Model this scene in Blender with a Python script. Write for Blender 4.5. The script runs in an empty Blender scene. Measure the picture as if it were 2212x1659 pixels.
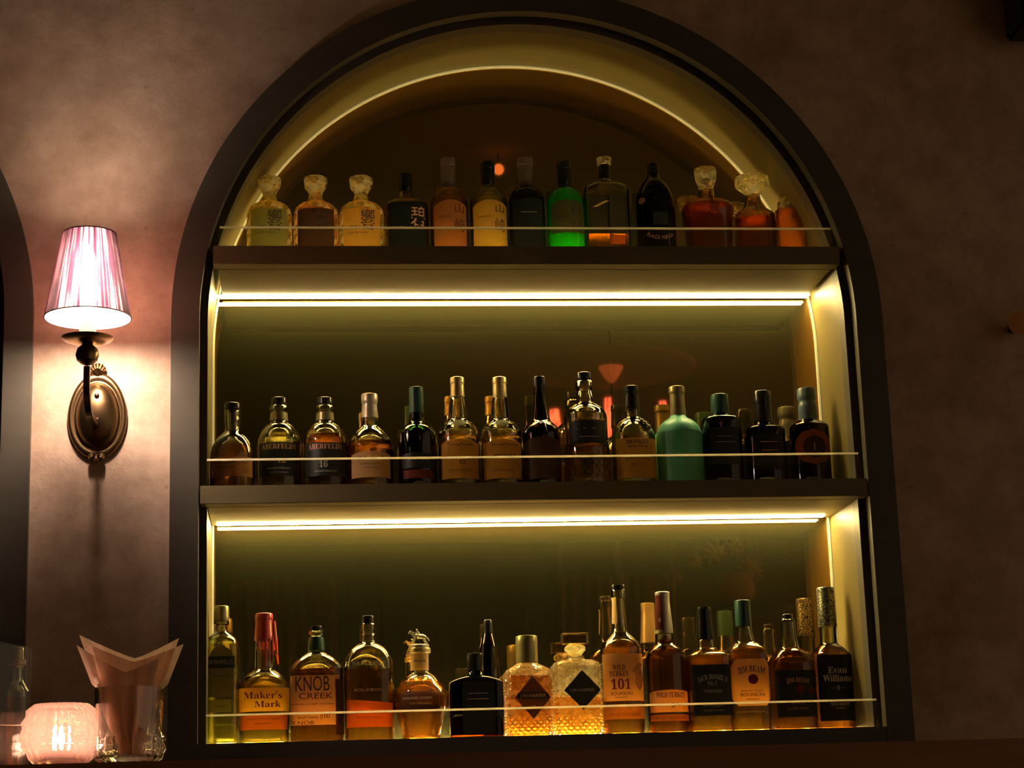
import bpy, bmesh, math, random
from mathutils import Vector, Matrix
random.seed(7)
C = bpy.context.collection
SC = bpy.context.scene
PI = math.pi
# ------------------------------------------------------------------ camera
F = 4297.12; YAW, PITCH, ROLL = .112518, .235063, -.032462
ZO = 1.2
CAM = Vector((-.51797, -4.14293, -.202589 + ZO))
fw = Vector((math.sin(YAW)*math.cos(PITCH), math.cos(YAW)*math.cos(PITCH), math.sin(PITCH)))
r0 = Vector((math.cos(YAW), -math.sin(YAW), 0)); u0 = r0.cross(fw)
RT = r0*math.cos(ROLL)+u0*math.sin(ROLL); UP = -r0*math.sin(ROLL)+u0*math.cos(ROLL)
cam = bpy.data.cameras.new('camera'); co = bpy.data.objects.new('camera', cam); C.objects.link(co)
m = Matrix((RT, UP, -fw)).transposed().to_4x4(); m.translation = CAM; co.matrix_world = m
cam.sensor_fit = 'HORIZONTAL'; cam.sensor_width = 36; cam.lens = F/2212*36; cam.clip_start = .05; cam.clip_end = 60
SC.camera = co
# ------------------------------------------------------------------ world, exposure
w = bpy.data.worlds.new('world'); SC.world = w; w.use_nodes = True
w.node_tree.nodes['Background'].inputs[0].default_value = (.58, .40, .25, 1)
w.node_tree.nodes['Background'].inputs[1].default_value = .20
SC.view_settings.view_transform = 'Standard'; SC.view_settings.look = 'None'
SC.view_settings.exposure = 1.18; SC.view_settings.gamma = 1; SC.view_settings.use_curve_mapping = False
LED = (1.0, .80, .33); LED_S = 45.0
GLOW = (1.0, .80, .30)
BULB = (1.0, .75, .60); BULB_S = 270.0

def at(px, py, Y):
    v = RT*((px-1106)/F) - UP*((py-829.5)/F) + fw
    return CAM + v*((Y-CAM.y)/v.y)
def mpp(px, py, Y):
    v = RT*((px-1106)/F) - UP*((py-829.5)/F) + fw
    return ((Y-CAM.y)/v.y)/F

# ------------------------------------------------------------------ measured layout
YJ, YS, YF, YM = .0176, -.0226, -.020, .26
HW, RO, RG = .70, .7752, .716
ZS = .9378+ZO
Z3 = .0473+ZO; Z2T, Z2B = .5767+ZO, .538+ZO; Z1T, Z1B = 1.0999+ZO, 1.0589+ZO
XL = -1.838
ZB = Z3-.046
CT = -.0750+ZO          # counter top
CEIL = 3.6

# ------------------------------------------------------------------ materials
MT = {}
def P(mat): return mat.node_tree.nodes['Principled BSDF']
def mat(name, col, rough=.5, metal=0, spec=None, emit=None, es=0, coat=0, trans=0, ior=None):
    if name in MT: return MT[name]
    m = bpy.data.materials.new(name); m.use_nodes = True; p = P(m)
    p.inputs['Base Color'].default_value = (*col, 1); p.inputs['Roughness'].default_value = rough
    p.inputs['Metallic'].default_value = metal; p.inputs['Coat Weight'].default_value = coat
    if spec is not None: p.inputs['Specular IOR Level'].default_value = spec
    if emit: p.inputs['Emission Color'].default_value = (*emit, 1); p.inputs['Emission Strength'].default_value = es
    if trans: p.inputs['Transmission Weight'].default_value = trans
    if ior: p.inputs['IOR'].default_value = ior
    MT[name] = m; return m
class N:
    def __init__(s, name):
        s.m = bpy.data.materials.new(name); s.m.use_nodes = True; s.t = s.m.node_tree; s.t.nodes.clear()
        s.out = s.t.nodes.new('ShaderNodeOutputMaterial'); MT[name] = s.m
    def n(s, typ, **kw):
        nd = s.t.nodes.new(typ)
        for k, v in kw.items():
            if k.startswith('_'): setattr(nd, k[1:], v)
            else:
                key = int(k[1:]) if k[0] == 'i' and k[1:].isdigit() else k.replace('__', ' ')
                if isinstance(v, bpy.types.NodeSocket): s.t.links.new(v, nd.inputs[key])
                else: nd.inputs[key].default_value = v
        return nd
    def link(s, a, b): s.t.links.new(a, b)
    def end(s, sh): s.link(sh, s.out.inputs[0]); return s.m
def rgba(c): return (c[0], c[1], c[2], 1)

def glass_mat(name, tint, trans_mix=.76, ior=1.45, rough=0.0):
    """clear or tinted bottle glass: refraction plus a straight-through share, darker at grazing angles"""
    if name in MT: return MT[name]
    g = N(name)
    lw = g.n('ShaderNodeLayerWeight', Blend=.35)
    mixc = g.n('ShaderNodeMix', _data_type='RGBA', i0=lw.outputs['Facing'])
    mixc.inputs[6].default_value = rgba(tint); mixc.inputs[7].default_value = rgba([c*.72 for c in tint])
    gl = g.n('ShaderNodeBsdfGlass', Color=mixc.outputs[2], Roughness=rough, IOR=ior)
    tr = g.n('ShaderNodeBsdfTransparent', Color=mixc.outputs[2])
    mx = g.n('ShaderNodeMixShader', i0=trans_mix, i1=gl.outputs[0], i2=tr.outputs[0])
    go = g.n('ShaderNodeBsdfGlossy', Color=(1, 1, 1, 1), Roughness=.02+rough)
    m2 = g.n('ShaderNodeMixShader', i0=g.n('ShaderNodeFresnel', IOR=1.5).outputs[0], i1=mx.outputs[0], i2=go.outputs[0])
    return g.end(m2.outputs[0])
def cutglass_mat(name, tint, haze=.38, bump=.5):
    """faceted crystal: refraction bent by small facets plus the light the cuts scatter"""
    if name in MT: return MT[name]
    g = N(name); tc = g.n('ShaderNodeTexCoord'); vo = g.n('ShaderNodeTexVoronoi', Vector=tc.outputs['Object'], Scale=95.0)
    bp = g.n('ShaderNodeBump', Strength=bump, Distance=.002, Height=vo.outputs['Distance'])
    gl = g.n('ShaderNodeBsdfGlass', Color=rgba(tint), Roughness=.02, IOR=1.5, Normal=bp.outputs[0])
    tr = g.n('ShaderNodeBsdfTransparent', Color=rgba(tint))
    m1 = g.n('ShaderNodeMixShader', i0=.35, i1=gl.outputs[0], i2=tr.outputs[0])
    m2 = g.n('ShaderNodeMixShader', i0=.5, i1=g.n('ShaderNodeBsdfTranslucent', Color=rgba(tint)).outputs[0], i2=g.n('ShaderNodeBsdfDiffuse', Color=rgba(tint)).outputs[0])
    sc = g.n('ShaderNodeSeparateColor', Color=vo.outputs['Color'])
    rp = g.n('ShaderNodeValToRGB', Fac=sc.outputs[0]); rp.color_ramp.elements[0].position = .45; rp.color_ramp.elements[1].position = .9
    rp.color_ramp.elements[0].color = (haze*.25, haze*.25, haze*.25, 1); rp.color_ramp.elements[1].color = (haze*2, haze*2, haze*2, 1)
    return g.end(g.n('ShaderNodeMixShader', i0=rp.outputs[0], i1=m1.outputs[0], i2=m2.outputs[0]).outputs[0])
def liquid_mat(name, col, trans_mix=.46):
    if name in MT: return MT[name]
    g = N(name)
    gl = g.n('ShaderNodeBsdfGlass', Color=rgba([c**.5 for c in col]), Roughness=0.02, IOR=1.34)
    tr = g.n('ShaderNodeBsdfTransparent', Color=rgba([c**.5 for c in col]))
    df = g.n('ShaderNodeBsdfTranslucent', Color=rgba(col))
    mx = g.n('ShaderNodeMixShader', i0=trans_mix, i1=gl.outputs[0], i2=tr.outputs[0])
    m2 = g.n('ShaderNodeMixShader', i0=.012, i1=mx.outputs[0], i2=df.outputs[0])
    return g.end(m2.outputs[0])
def paper_mat(name, col, trans=.45, rough=.6, noise=.12, tcol=None):
    """printed label paper, lets some of the light behind the bottle through"""
    if name in MT: return MT[name]
    g = N(name)
    tc = g.n('ShaderNodeTexCoord')
    nz = g.n('ShaderNodeTexNoise', Vector=tc.outputs['Object'], Scale=120.0, Detail=3.0)
    mc = g.n('ShaderNodeMix', _data_type='RGBA', i0=nz.outputs[0])
    mc.inputs[6].default_value = rgba([c*(1-noise) for c in col]); mc.inputs[7].default_value = rgba([min(1, c*(1+noise)) for c in col])
    d = g.n('ShaderNodeBsdfPrincipled', Base__Color=mc.outputs[2], Roughness=rough)
    t = g.n('ShaderNodeBsdfTranslucent', Color=rgba(tcol) if tcol else mc.outputs[2])
    mx = g.n('ShaderNodeMixShader', i0=trans, i1=d.outputs[0], i2=t.outputs[0])
    return g.end(mx.outputs[0])

def plaster():
    g = N('mottled_plaster')
    tc = g.n('ShaderNodeTexCoord')
    n1 = g.n('ShaderNodeTexNoise', Vector=tc.outputs['Object'], Scale=2.2, Detail=6.0, Roughness=.6)
    n2 = g.n('ShaderNodeTexNoise', Vector=tc.outputs['Object'], Scale=11.0, Detail=8.0, Roughness=.68)
    mp = g.n('ShaderNodeMapping', Vector=tc.outputs['Object']); mp.inputs['Scale'].default_value = (6, 1, 30)
    n3 = g.n('ShaderNodeTexNoise', Vector=mp.outputs[0], Scale=2.0, Detail=7.0, Roughness=.7)
    a = g.n('ShaderNodeValToRGB', Fac=n1.outputs[0]); a.color_ramp.elements[0].position = .32; a.color_ramp.elements[1].position = .68
    a.color_ramp.elements[0].color = (.37, .25, .17, 1); a.color_ramp.elements[1].color = (.62, .46, .34, 1)
    b = g.n('ShaderNodeValToRGB', Fac=n2.outputs[0]); b.color_ramp.elements[0].position = .3; b.color_ramp.elements[1].position = .62
    b.color_ramp.elements[0].color = (.66, .60, .55, 1); b.color_ramp.elements[1].color = (1, 1, 1, 1)
    c = g.n('ShaderNodeValToRGB', Fac=n3.outputs[0]); c.color_ramp.elements[0].position = .28; c.color_ramp.elements[1].position = .36
    c.color_ramp.elements[0].color = (.30, .22, .18, 1); c.color_ramp.elements[1].color = (1, 1, 1, 1)
    vn = g.n('ShaderNodeTexVoronoi', Vector=tc.outputs['Object'], Scale=14.0)
    vr = g.n('ShaderNodeValToRGB', Fac=vn.outputs['Distance']); vr.color_ramp.elements[0].position = .03; vr.color_ramp.elements[1].position = .07
    vr.color_ramp.elements[0].color = (.6, .48, .4, 1); vr.color_ramp.elements[1].color = (1, 1, 1, 1)
    def mul(x, y, f=1.0):
        mm = g.n('ShaderNodeMix', _data_type='RGBA', _blend_type='MULTIPLY', i0=f); g.link(x, mm.inputs[6]); g.link(y, mm.inputs[7]); return mm.outputs[2]
    col = mul(mul(mul(a.outputs[0], b.outputs[0]), c.outputs[0], .8), vr.outputs[0], .6)
    bp = g.n('ShaderNodeBump', Strength=.5, Distance=.005, Height=n2.outputs[0])
    p = g.n('ShaderNodeBsdfPrincipled', Base__Color=col, Roughness=.62, Normal=bp.outputs[0])
    return g.end(p.outputs[0])
PLASTER = plaster()
def wood(name, c1, c2, rough=.4, scale=(2, 14, 14)):
    g = N(name); tc = g.n('ShaderNodeTexCoord'); mp = g.n('ShaderNodeMapping', Vector=tc.outputs['Object']); mp.inputs['Scale'].default_value = scale
    nz = g.n('ShaderNodeTexNoise', Vector=mp.outputs[0], Scale=3.0, Detail=6.0)
    r = g.n('ShaderNodeValToRGB', Fac=nz.outputs[0]); r.color_ramp.elements[0].color = rgba(c1); r.color_ramp.elements[1].color = rgba(c2)
    p = g.n('ShaderNodeBsdfPrincipled', Base__Color=r.outputs[0], Roughness=rough); return g.end(p.outputs[0])
FRAMEW = wood('dark_stained_frame_wood', (.052, .045, .030), (.078, .066, .046), .5)
SHELFW = wood('shelf_edge_wood', (.115, .090, .036), (.15, .115, .046), .5)
COUNTERW = wood('red_brown_counter_wood', (.30, .13, .06), (.48, .22, .11), .35)
LINING = wood('beige_lining_board', (.108, .080, .019), (.134, .099, .026), .45, (3, 3, 3))
g = N('smoked_bronze_mirror')
MIRROR = g.end(g.n('ShaderNodeMixShader', i0=.075, i1=g.n('ShaderNodeBsdfGlossy', Color=(.44, .27, .11, 1), Roughness=.022).outputs[0], i2=g.n('ShaderNodeBsdfDiffuse', Color=(.13, .12, .05, 1)).outputs[0]).outputs[0])
LEDM = mat('led_tube', (1, 1, 1), .5, emit=LED, es=LED_S)
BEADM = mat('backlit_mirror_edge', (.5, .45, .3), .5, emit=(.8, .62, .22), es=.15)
RAILM = N('polished_guard_edge'); _g = RAILM
RAILM = _g.end(_g.n('ShaderNodeMixShader', i0=.6, i1=_g.n('ShaderNodeBsdfPrincipled', Base__Color=(.9, .84, .7, 1), Roughness=.25).outputs[0], i2=_g.n('ShaderNodeBsdfTranslucent', Color=(1, .95, .85, 1)).outputs[0]).outputs[0])
STEEL = mat('polished_rail_steel', (.9, .82, .6), .25, 1)
GUARDG = glass_mat('guard_glass', (.96, .97, .94), 1.0, 1.45)
ALU = mat('alu_profile', (.55, .5, .45), .4, .8)
BRASS = mat('aged_brass', (.40, .25, .12), .28, 1)
BRASSD = mat('dark_aged_brass', (.20, .125, .06), .32, 1)
CANDLEM = mat('cream_candle_sleeve', (.85, .70, .50), .5)
BLACK = mat('black_plastic', (.015, .014, .013), .3)
BLACKM = mat('black_matt', (.02, .02, .018), .6)
CORK = mat('cork', (.35, .22, .12), .8)

# ------------------------------------------------------------------ mesh helpers
def obj(name, bm, m, parent=None, smooth=True, sharp=35):
    me = bpy.data.meshes.new(name)
    if isinstance(bm, tuple): me.from_pydata(bm[0], [], bm[1])
    else:
        bm.to_mesh(me); bm.free()
    me.update()
    if smooth and len(me.polygons):
        me.polygons.foreach_set('use_smooth', [True]*len(me.polygons))
        try: me.set_sharp_from_angle(angle=math.radians(sharp))
        except Exception: pass
    if m: me.materials.append(m)
    o = bpy.data.objects.new(name, me); C.objects.link(o)
    if parent: o.parent = parent
    return o
def tag(o, label, cat, group=None, kind=None):
    if label: o['label'] = label
    if cat: o['category'] = cat
    if group: o['group'] = group
    if kind: o['kind'] = kind
    return o
def struct(name, bm, m, smooth=False, label=None):
    o = obj(name, bm, m, None, smooth); o['kind'] = 'structure'
    if label: o['label'] = label
    return o
def thing(name, loc, label, cat, group=None):
    o = bpy.data.objects.new(name, None); o.empty_display_size = .02; C.objects.link(o); o.location = loc
    return tag(o, label, cat, group)
def box(bm, x0, x1, y0, y1, z0, z1):
    v = [bm.verts.new(p) for p in ((x0,y0,z0),(x1,y0,z0),(x1,y1,z0),(x0,y1,z0),(x0,y0,z1),(x1,y0,z1),(x1,y1,z1),(x0,y1,z1))]
    for f in ((0,3,2,1),(4,5,6,7),(0,1,5,4),(1,2,6,5),(2,3,7,6),(3,0,4,7)): bm.faces.new([v[i] for i in f])
    return v
def BX(*a, bev=0):
    bm = bmesh.new(); box(bm, *a)
    if bev: bmesh.ops.bevel(bm, geom=bm.edges[:], offset=bev, segments=2, affect='EDGES')
    return bm
def loft(rings, closed=True, cap0=True, cap1=True, bm=None):
    bm = bm or bmesh.new(); vs = [[bm.verts.new(p) for p in r] for r in rings]
    n = len(rings[0])
    for a, b in zip(vs, vs[1:]):
        for i in range(n if closed else n-1):
            j = (i+1) % n; bm.faces.new((a[i], a[j], b[j], b[i]))
    if cap0: bm.faces.new(vs[0][::-1])
    if cap1: bm.faces.new(vs[-1])
    return bm
def lathe(prof, n=40, cap0=True, cap1=True, cx=0, cy=0, bm=None):
    return loft([[(cx+r*math.cos(2*PI*i/n), cy+r*math.sin(2*PI*i/n), z) for i in range(n)] for r, z in prof], True, cap0, cap1, bm)
def tube(pts, r, n=10, bm=None, flat=None):
    """sweep a round (or rectangular, flat=(w,h)) section along points"""
    pts = [Vector(p) for p in pts]; rings = []
    for i, p in enumerate(pts):
        t = (pts[min(i+1, len(pts)-1)]-pts[max(i-1, 0)]).normalized()
        s = t.cross(Vector((1, 0, 0)) if abs(t.x) < .9 else Vector((0, 1, 0))).normalized(); q = t.cross(s)
        rr = r[i] if isinstance(r, (list, tuple)) else r
        if flat: rings.append([p+q*a*flat[0]/2+s*b*flat[1]/2 for a, b in ((-1,-1),(1,-1),(1,1),(-1,1))])
        else: rings.append([p+q*rr*math.cos(2*PI*k/n)+s*rr*math.sin(2*PI*k/n) for k in range(n)])
    return loft(rings, bm=bm)
def arch_path(r, zb, xc=0, n=96):
    pts = [(xc-r, zb)] + [(xc+r*math.cos(PI-PI*i/n), ZS+r*math.sin(PI*i/n)) for i in range(n+1)] + [(xc+r, zb)]
    return pts
def band(ri, ro, y0, y1, zb, xc=0):
    a = arch_path(ri, zb, xc); b = arch_path(ro, zb, xc)
    return loft([[(p[0], y0, p[1]), (q[0], y0, q[1]), (q[0], y1, q[1]), (p[0], y1, p[1])] for p, q in zip(a, b)])

# ------------------------------------------------------------------ wall with the two arched openings
def wall_bm():
    bm = bmesh.new(); R = .74; xs = set([-4.2, 3.6])
    for xc in (XL, 0):
        for i in range(81): xs.add(round(xc+R*math.cos(PI*i/80), 6))
    xs = sorted(xs)
    def top(x):
        for xc in (XL, 0):
            d = abs(x-xc)
            if d <= R+1e-5: return ZS+math.sqrt(max(0, R*R-d*d))
        return None
    for a, b in zip(xs, xs[1:]):
        inside = any(abs((a+b)/2-xc) < R for xc in (XL, 0))
        def q(z0, z1, z2, z3): bm.faces.new([bm.verts.new(p) for p in ((a,0,z0),(b,0,z1),(b,0,z2),(a,0,z3))])
        if inside: q(top(a), top(b), CEIL, CEIL); q(0, 0, ZB+.01, ZB+.01)
        else: q(0, 0, CEIL, CEIL)
    bmesh.ops.remove_doubles(bm, verts=bm.verts, dist=1e-5)
    return bm
struct('wall_back', wall_bm(), PLASTER, label='mottled pinkish brown plaster wall around the arched niches')
struct('floor', BX(-4.2, 3.6, -9.5, .5, -.1, 0), mat('dark_floor', (.05, .035, .025), .5), label='dark floor of the bar room')
struct('ceiling', BX(-4.2, 3.6, -9.5, .5, CEIL, CEIL+.1), mat('brown_ceiling', (.40, .36, .15), .8), label='dim brown ceiling')
struct('wall_left', BX(-4.3, -4.2, -9.5, .1, 0, CEIL), wood('brown_side_wall', (.20, .13, .08), (.28, .19, .12), .7), label='dim brown side wall')

def niche(xc, idx, lined=True):
    fr = struct('trim_%d' % idx, band(RG, RO, YF, .01, ZB, xc), FRAMEW, True, 'dark wooden arch frame around the %s' % ('lit bottle niche' if xc == 0 else 'unlit niche at the left edge'))
    struct('trim_%d' % (idx+1), band(HW, RG+.002, YJ, .06, ZB, xc), FRAMEW, True, 'recessed dark inner lip of the arch frame')
    struct('trim_%d' % (idx+2), band(HW+.0005, .73, YJ+.001, YM+.012, Z3, xc), LINING if lined else FRAMEW, True, 'beige lining of the niche sides and vault')
    struct('trim_%d' % (idx+3), BX(xc-RG+.0005, xc+RG-.0005, YF+.0015, .01, ZB, Z3-.0005), FRAMEW, label='dark bottom rail of the arch frame')
    bm = bmesh.new(); pts = arch_path(HW-.0005, Z3, xc)
    f = bm.faces.new([bm.verts.new((x, YM, z)) for x, z in pts])
    e = bmesh.ops.extrude_face_region(bm, geom=[f]); bmesh.ops.translate(bm, vec=(0, .006, 0), verts=[v for v in e['geom'] if isinstance(v, bmesh.types.BMVert)])
    bmesh.ops.recalc_face_normals(bm, faces=bm.faces)
    mo = obj('mirror_panel', bm, MIRROR, None, False)
    tag(mo, 'smoked bronze mirror at the back of the %s' % ('lit bottle niche' if lined else 'empty left niche'), 'mirror')
    return mo
niche(0, 1); niche(XL, 5, False)
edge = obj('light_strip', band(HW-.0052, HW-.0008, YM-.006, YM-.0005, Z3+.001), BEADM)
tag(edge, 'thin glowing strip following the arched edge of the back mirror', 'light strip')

# shelves
def shelf(name, zt, zb, half_back, label, leds=True, added_led=0, rail_h=.058, rail_z=None, rail_half=None, base=True):
    t = thing(name, (0, YM/2, zb), label, 'shelf')
    L = (0, YM/2, zb)
    def loc(bm): bmesh.ops.translate(bm, vec=(-L[0], -L[1], -L[2]), verts=bm.verts); return bm
    if base:
        obj('board', loc(BX(-half_back, half_back, YJ+.003, YM-.0068, zb, zt)), LINING, t, False)
        fo = obj('front_edge', loc(BX(-rail_half-.0135, rail_half+.0135, YS, YJ-.0005, zb-.0, zt, bev=.001)), SHELFW, t, False)
        fo['label'] = 'dark brown front edge of the shelf'
    if leds:
        pr = obj('light_strip', loc(BX(-HW+.012, HW-.02, .2160, .2420, zb-.0018, zb-.0002, bev=.0004)), LEDM, t, False); pr['label'] = 'glowing white light tube under the shelf'
    if added_led:
        pr = obj('base_light_strip', loc(BX(-half_back+.012, half_back-.012, (.207 if zt > Z2T+.1 else YM-.016), (.215 if zt > Z2T+.1 else YM-.009), zt+.0002, zt+.006)), mat('base_led_tape_%d' % added_led, (1, 1, 1), .5, emit=LED, es=added_led), t, False); pr['label'] = 'low light tape along the back of the shelf'  # added tape hidden by the shelf lip, lights bottle bases from behind
    if zt > Z2T+.1:
        pr = obj('base_light_strip', loc(BX(-half_back+.03, half_back-.03, .016, .022, zt+.0002, zt+.004)), mat('base_led_tape_front', (1, 1, 1), .5, emit=LED, es=7), t, False); pr['label'] = 'low light tape along the front of the shelf'  # second tape added out of sight to brighten the top row fronts
    g = obj('guard_panel', loc(BX(-rail_half, rail_half, YS+.006, YS+.0095, zt+.0003, zt+rail_h-.004)), GUARDG, t, False); g['label'] = 'clear glass guard panel'
    e = obj('guard_rail', loc(BX(-rail_half, rail_half, YS+.005, YS+.0105, zt+rail_h-.004, zt+rail_h, bev=.0008)), RAILM, t, False); e['label'] = 'shiny thin top rail of the guard'
    return t
hb1 = math.sqrt(HW**2-(Z1T-ZS)**2)-.004
shelf('bottle_shelf', Z1T, Z1B, hb1, 'uppermost shelf crossing the arch, bottles with flat stoppers on it', True, 38, .0455, rail_half=hb1-.003)
shelf('bottle_shelf', Z2T, Z2B, HW-.0015, 'middle shelf of the lit niche, carrying the turquoise bottle', True, 0, rail_half=HW-.001)
shelf('bottle_shelf', Z3, Z3-.02, HW-.0015, 'bottom ledge of the lit niche with glass guard in front of the bottles', False, 130, rail_half=HW-.001, base=False)
struct('trim_9', BX(-HW-.002, HW+.002, .0105, YM+.012, Z3-.02, Z3-.0002), LINING, label='beige sill board of the lit niche')
struct('trim_10', BX(XL-HW-.002, XL+HW+.002, .0105, YM+.012, Z3-.02, Z3-.0002), FRAMEW, label='dark sill board of the left niche')
# ------------------------------------------------------------------ bottle tools
def SERIF(s):
    o = ''
    for ch in s:
        if 'A' <= ch <= 'Z': o += chr(0x1D400+ord(ch)-65)
        elif 'a' <= ch <= 'z': o += chr(0x1D41A+ord(ch)-97)
        elif '0' <= ch <= '9': o += chr(0x1D7CE+ord(ch)-48)
        else: o += ch
    return o
def SCRIPT(s):
    o = ''
    for ch in s:
        if 'A' <= ch <= 'Z': o += chr(0x1D4D0+ord(ch)-65)
        elif 'a' <= ch <= 'z': o += chr(0x1D4EA+ord(ch)-97)
        else: o += ch
    return o
_tc = {}
def text_geo(s):
    """letters as flat triangles in a unit box: verts, faces, width/height normalised to -0.5..0.5"""
    if s in _tc: return _tc[s]
    c = bpy.data.curves.new('t', 'FONT'); c.body = s; c.resolution_u = 3
    o = bpy.data.objects.new('t', c); C.objects.link(o)
    dg = bpy.context.evaluated_depsgraph_get(); me = bpy.data.meshes.new_from_object(o.evaluated_get(dg))
    v = [tuple(a.co[:2]) for a in me.vertices]; f = [tuple(p.vertices) for p in me.polygons]
    bpy.data.objects.remove(o); bpy.data.curves.remove(c); bpy.data.meshes.remove(me)
    x0 = min(a[0] for a in v); x1 = max(a[0] for a in v); y0 = min(a[1] for a in v); y1 = max(a[1] for a in v)
    v = [((a[0]-x0)/(x1-x0)-.5, (a[1]-y0)/(y1-y0)-.5) for a in v]
    _tc[s] = (v, f); return _tc[s]

def resample(pts, sub=4, ten=.42):
    out = []; n = len(pts)
    for i in range(n-1):
        p0 = pts[max(i-1, 0)]; p1 = pts[i]; p2 = pts[i+1]; p3 = pts[min(i+2, n-1)]
        for k in range(sub):
            t = k/sub; q = []
            for a in range(len(p1)):
                m1 = (p2[a]-p0[a])*ten; m2 = (p3[a]-p1[a])*ten
                # keep the curve inside the segment where the outline has a corner
                d = p2[a]-p1[a]
                m1 = max(min(m1, 3*abs(d)), -3*abs(d)) if d*m1 > 0 else 0
                m2 = max(min(m2, 3*abs(d)), -3*abs(d)) if d*m2 > 0 else 0
                q.append((2*t**3-3*t*t+1)*p1[a]+(t**3-2*t*t+t)*m1+(-2*t**3+3*t*t)*p2[a]+(t**3-t*t)*m2)
            out.append(tuple(q))
    out.append(tuple(pts[-1])); return out
def sring(z, hx, hy, e, n=48, cx=0, cy=0):
    r = []
    for i in range(n):
        a = 2*PI*i/n; c = math.cos(a); s = math.sin(a)
        r.append((cx+hx*math.copysign(abs(c)**(2/e), c), cy+hy*math.copysign(abs(s)**(2/e), s), z))
    return r
def uring(z, hx, hy, e, n):
    q = sring(z, hx, hy, e, 360); L = [0]
    for i in range(360): L.append(L[-1]+math.hypot(q[(i+1) % 360][0]-q[i][0], q[(i+1) % 360][1]-q[i][1]))
    out = []; j = 0
    for k in range(n):
        d = L[-1]*k/n
        while L[j+1] < d: j += 1
        t = (d-L[j])/max(L[j+1]-L[j], 1e-9); a = q[j]; b = q[(j+1) % 360]
        out.append((a[0]+(b[0]-a[0])*t, a[1]+(b[1]-a[1])*t, z))
    return out
class Surf:
    """outer surface of a bottle: section table by height, maps label coordinates onto the glass"""
    def __init__(s, sec): s.sec = sorted(sec); s.cache = {}
    def at(s, z):
        S = s.sec
        if z <= S[0][0]: return S[0][1:]
        for a, b in zip(S, S[1:]):
            if a[0] <= z <= b[0]:
                t = (z-a[0])/max(b[0]-a[0], 1e-9); return tuple(a[i]+(b[i]-a[i])*t for i in (1, 2, 3))
        return S[-1][1:]
    def table(s, z):
        k = round(z, 4)
        if k not in s.cache:
            hx, hy, e = s.at(z); pts = []
            L = 0; px = py = None
            for i in range(61):
                a = (i/60)**1.6*PI/2; x = hx*abs(math.sin(a))**(2/e); y = -hy*abs(math.cos(a))**(2/e)
                if px is not None: L += math.hypot(x-px, y-py)
                pts.append((L, x, y)); px, py = x, y
            s.cache[k] = (pts, hx, hy, e)
        return s.cache[k]
    def x2s(s, x, z):
        pts = s.table(z)[0]; ax = abs(x)
        for a, b in zip(pts, pts[1:]):
            if ax <= b[1]: return math.copysign(a[0]+(b[0]-a[0])*(ax-a[1])/max(b[1]-a[1], 1e-9), x)
        return math.copysign(pts[-1][0], x)
    def map(s, q, z, off):
        pts, hx, hy, e = s.table(z); aq = min(abs(q), pts[-1][0])
        x = y = 0
        for a, b in zip(pts, pts[1:]):
            if aq <= b[0]+1e-12:
                t = (aq-a[0])/max(b[0]-a[0], 1e-9); x = a[1]+(b[1]-a[1])*t; y = a[2]+(b[2]-a[2])*t; break
        nx = (abs(x)/hx)**(e-1)/hx; ny = -(abs(y)/hy)**(e-1)/hy; L = math.hypot(nx, ny) or 1
        return (math.copysign(x+nx/L*off, q), y+ny/L*off, z)

CUTG = cutglass_mat('cut_crystal', (.97, .93, .66))
CUTD = cutglass_mat('diamond_cut_glass', (.97, .95, .84), .07, 0.0)
CLEAR = glass_mat('clear_bottle_glass', (.93, .95, .84))
GREENT = glass_mat('faint_green_glass', (.90, .94, .76))
VGREEN = glass_mat('vivid_green_glass', (.35, .92, .12), .8)
DGREEN = glass_mat('dark_green_glass', (.10, .20, .07), .5)
DBROWN = glass_mat('dark_brown_glass', (.22, .10, .03), .5)
BLACKG = glass_mat('black_glass', (.05, .05, .04), .4)
AMBG = glass_mat('amber_decanter_glass', (.97, .84, .58), .45)
L_PALE = liquid_mat('pale_gold_whisky', (.86, .66, .20))
L_GOLD = liquid_mat('gold_whisky', (.92, .62, .14))
L_AMB = liquid_mat('amber_whisky', (.86, .40, .07))
L_DARK = liquid_mat('deep_amber_whisky', (.60, .22, .03))
_g = N('green_tinted_whisky'); L_GREEN = _g.end(_g.n('ShaderNodeMixShader', i0=.4, i1=_g.n('ShaderNodeBsdfTransparent', Color=(.70, .92, .20, 1)).outputs[0], i2=_g.n('ShaderNodeBsdfTranslucent', Color=(.55, .95, .04, 1)).outputs[0]).outputs[0])
PAPER = paper_mat('cream_paper', (.85, .68, .42), .75, tcol=(1, .84, .58))
PYEL = paper_mat('yellow_paper', (.90, .66, .18), .7)
PGOLD = paper_mat('golden_paper', (.92, .66, .16), .75)
PORNG = paper_mat('orange_paper', (.72, .24, .04), .6)
PTAN = paper_mat('tan_paper', (.66, .36, .12), .6)
PBRN = paper_mat('brown_paper', (.16, .07, .03), .3)
PRED = paper_mat('dark_red_paper', (.30, .05, .03), .35)
PGREY = paper_mat('grey_green_paper', (.34, .31, .17), .45)
PBLK = paper_mat('black_paper', (.025, .028, .022), .05, .45)
PNAVY = paper_mat('dark_blue_grey_paper', (.05, .055, .05), .1)
PGRN = paper_mat('pale_green_paper', (.50, .50, .20), .6)
POLIVE = paper_mat('olive_paper', (.20, .15, .05), .45)
I_DK = mat('dark_print', (.06, .03, .02), .5)
I_RED = mat('dark_red_print', (.22, .03, .02), .5)
I_CREAM = mat('cream_print', (.72, .62, .42), .5)
I_GOLD = mat('gold_print', (.60, .36, .12), .4)
I_GREY = mat('grey_print', (.36, .36, .30), .5)
I_PINK = mat('copper_print', (.62, .28, .16), .4)
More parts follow.
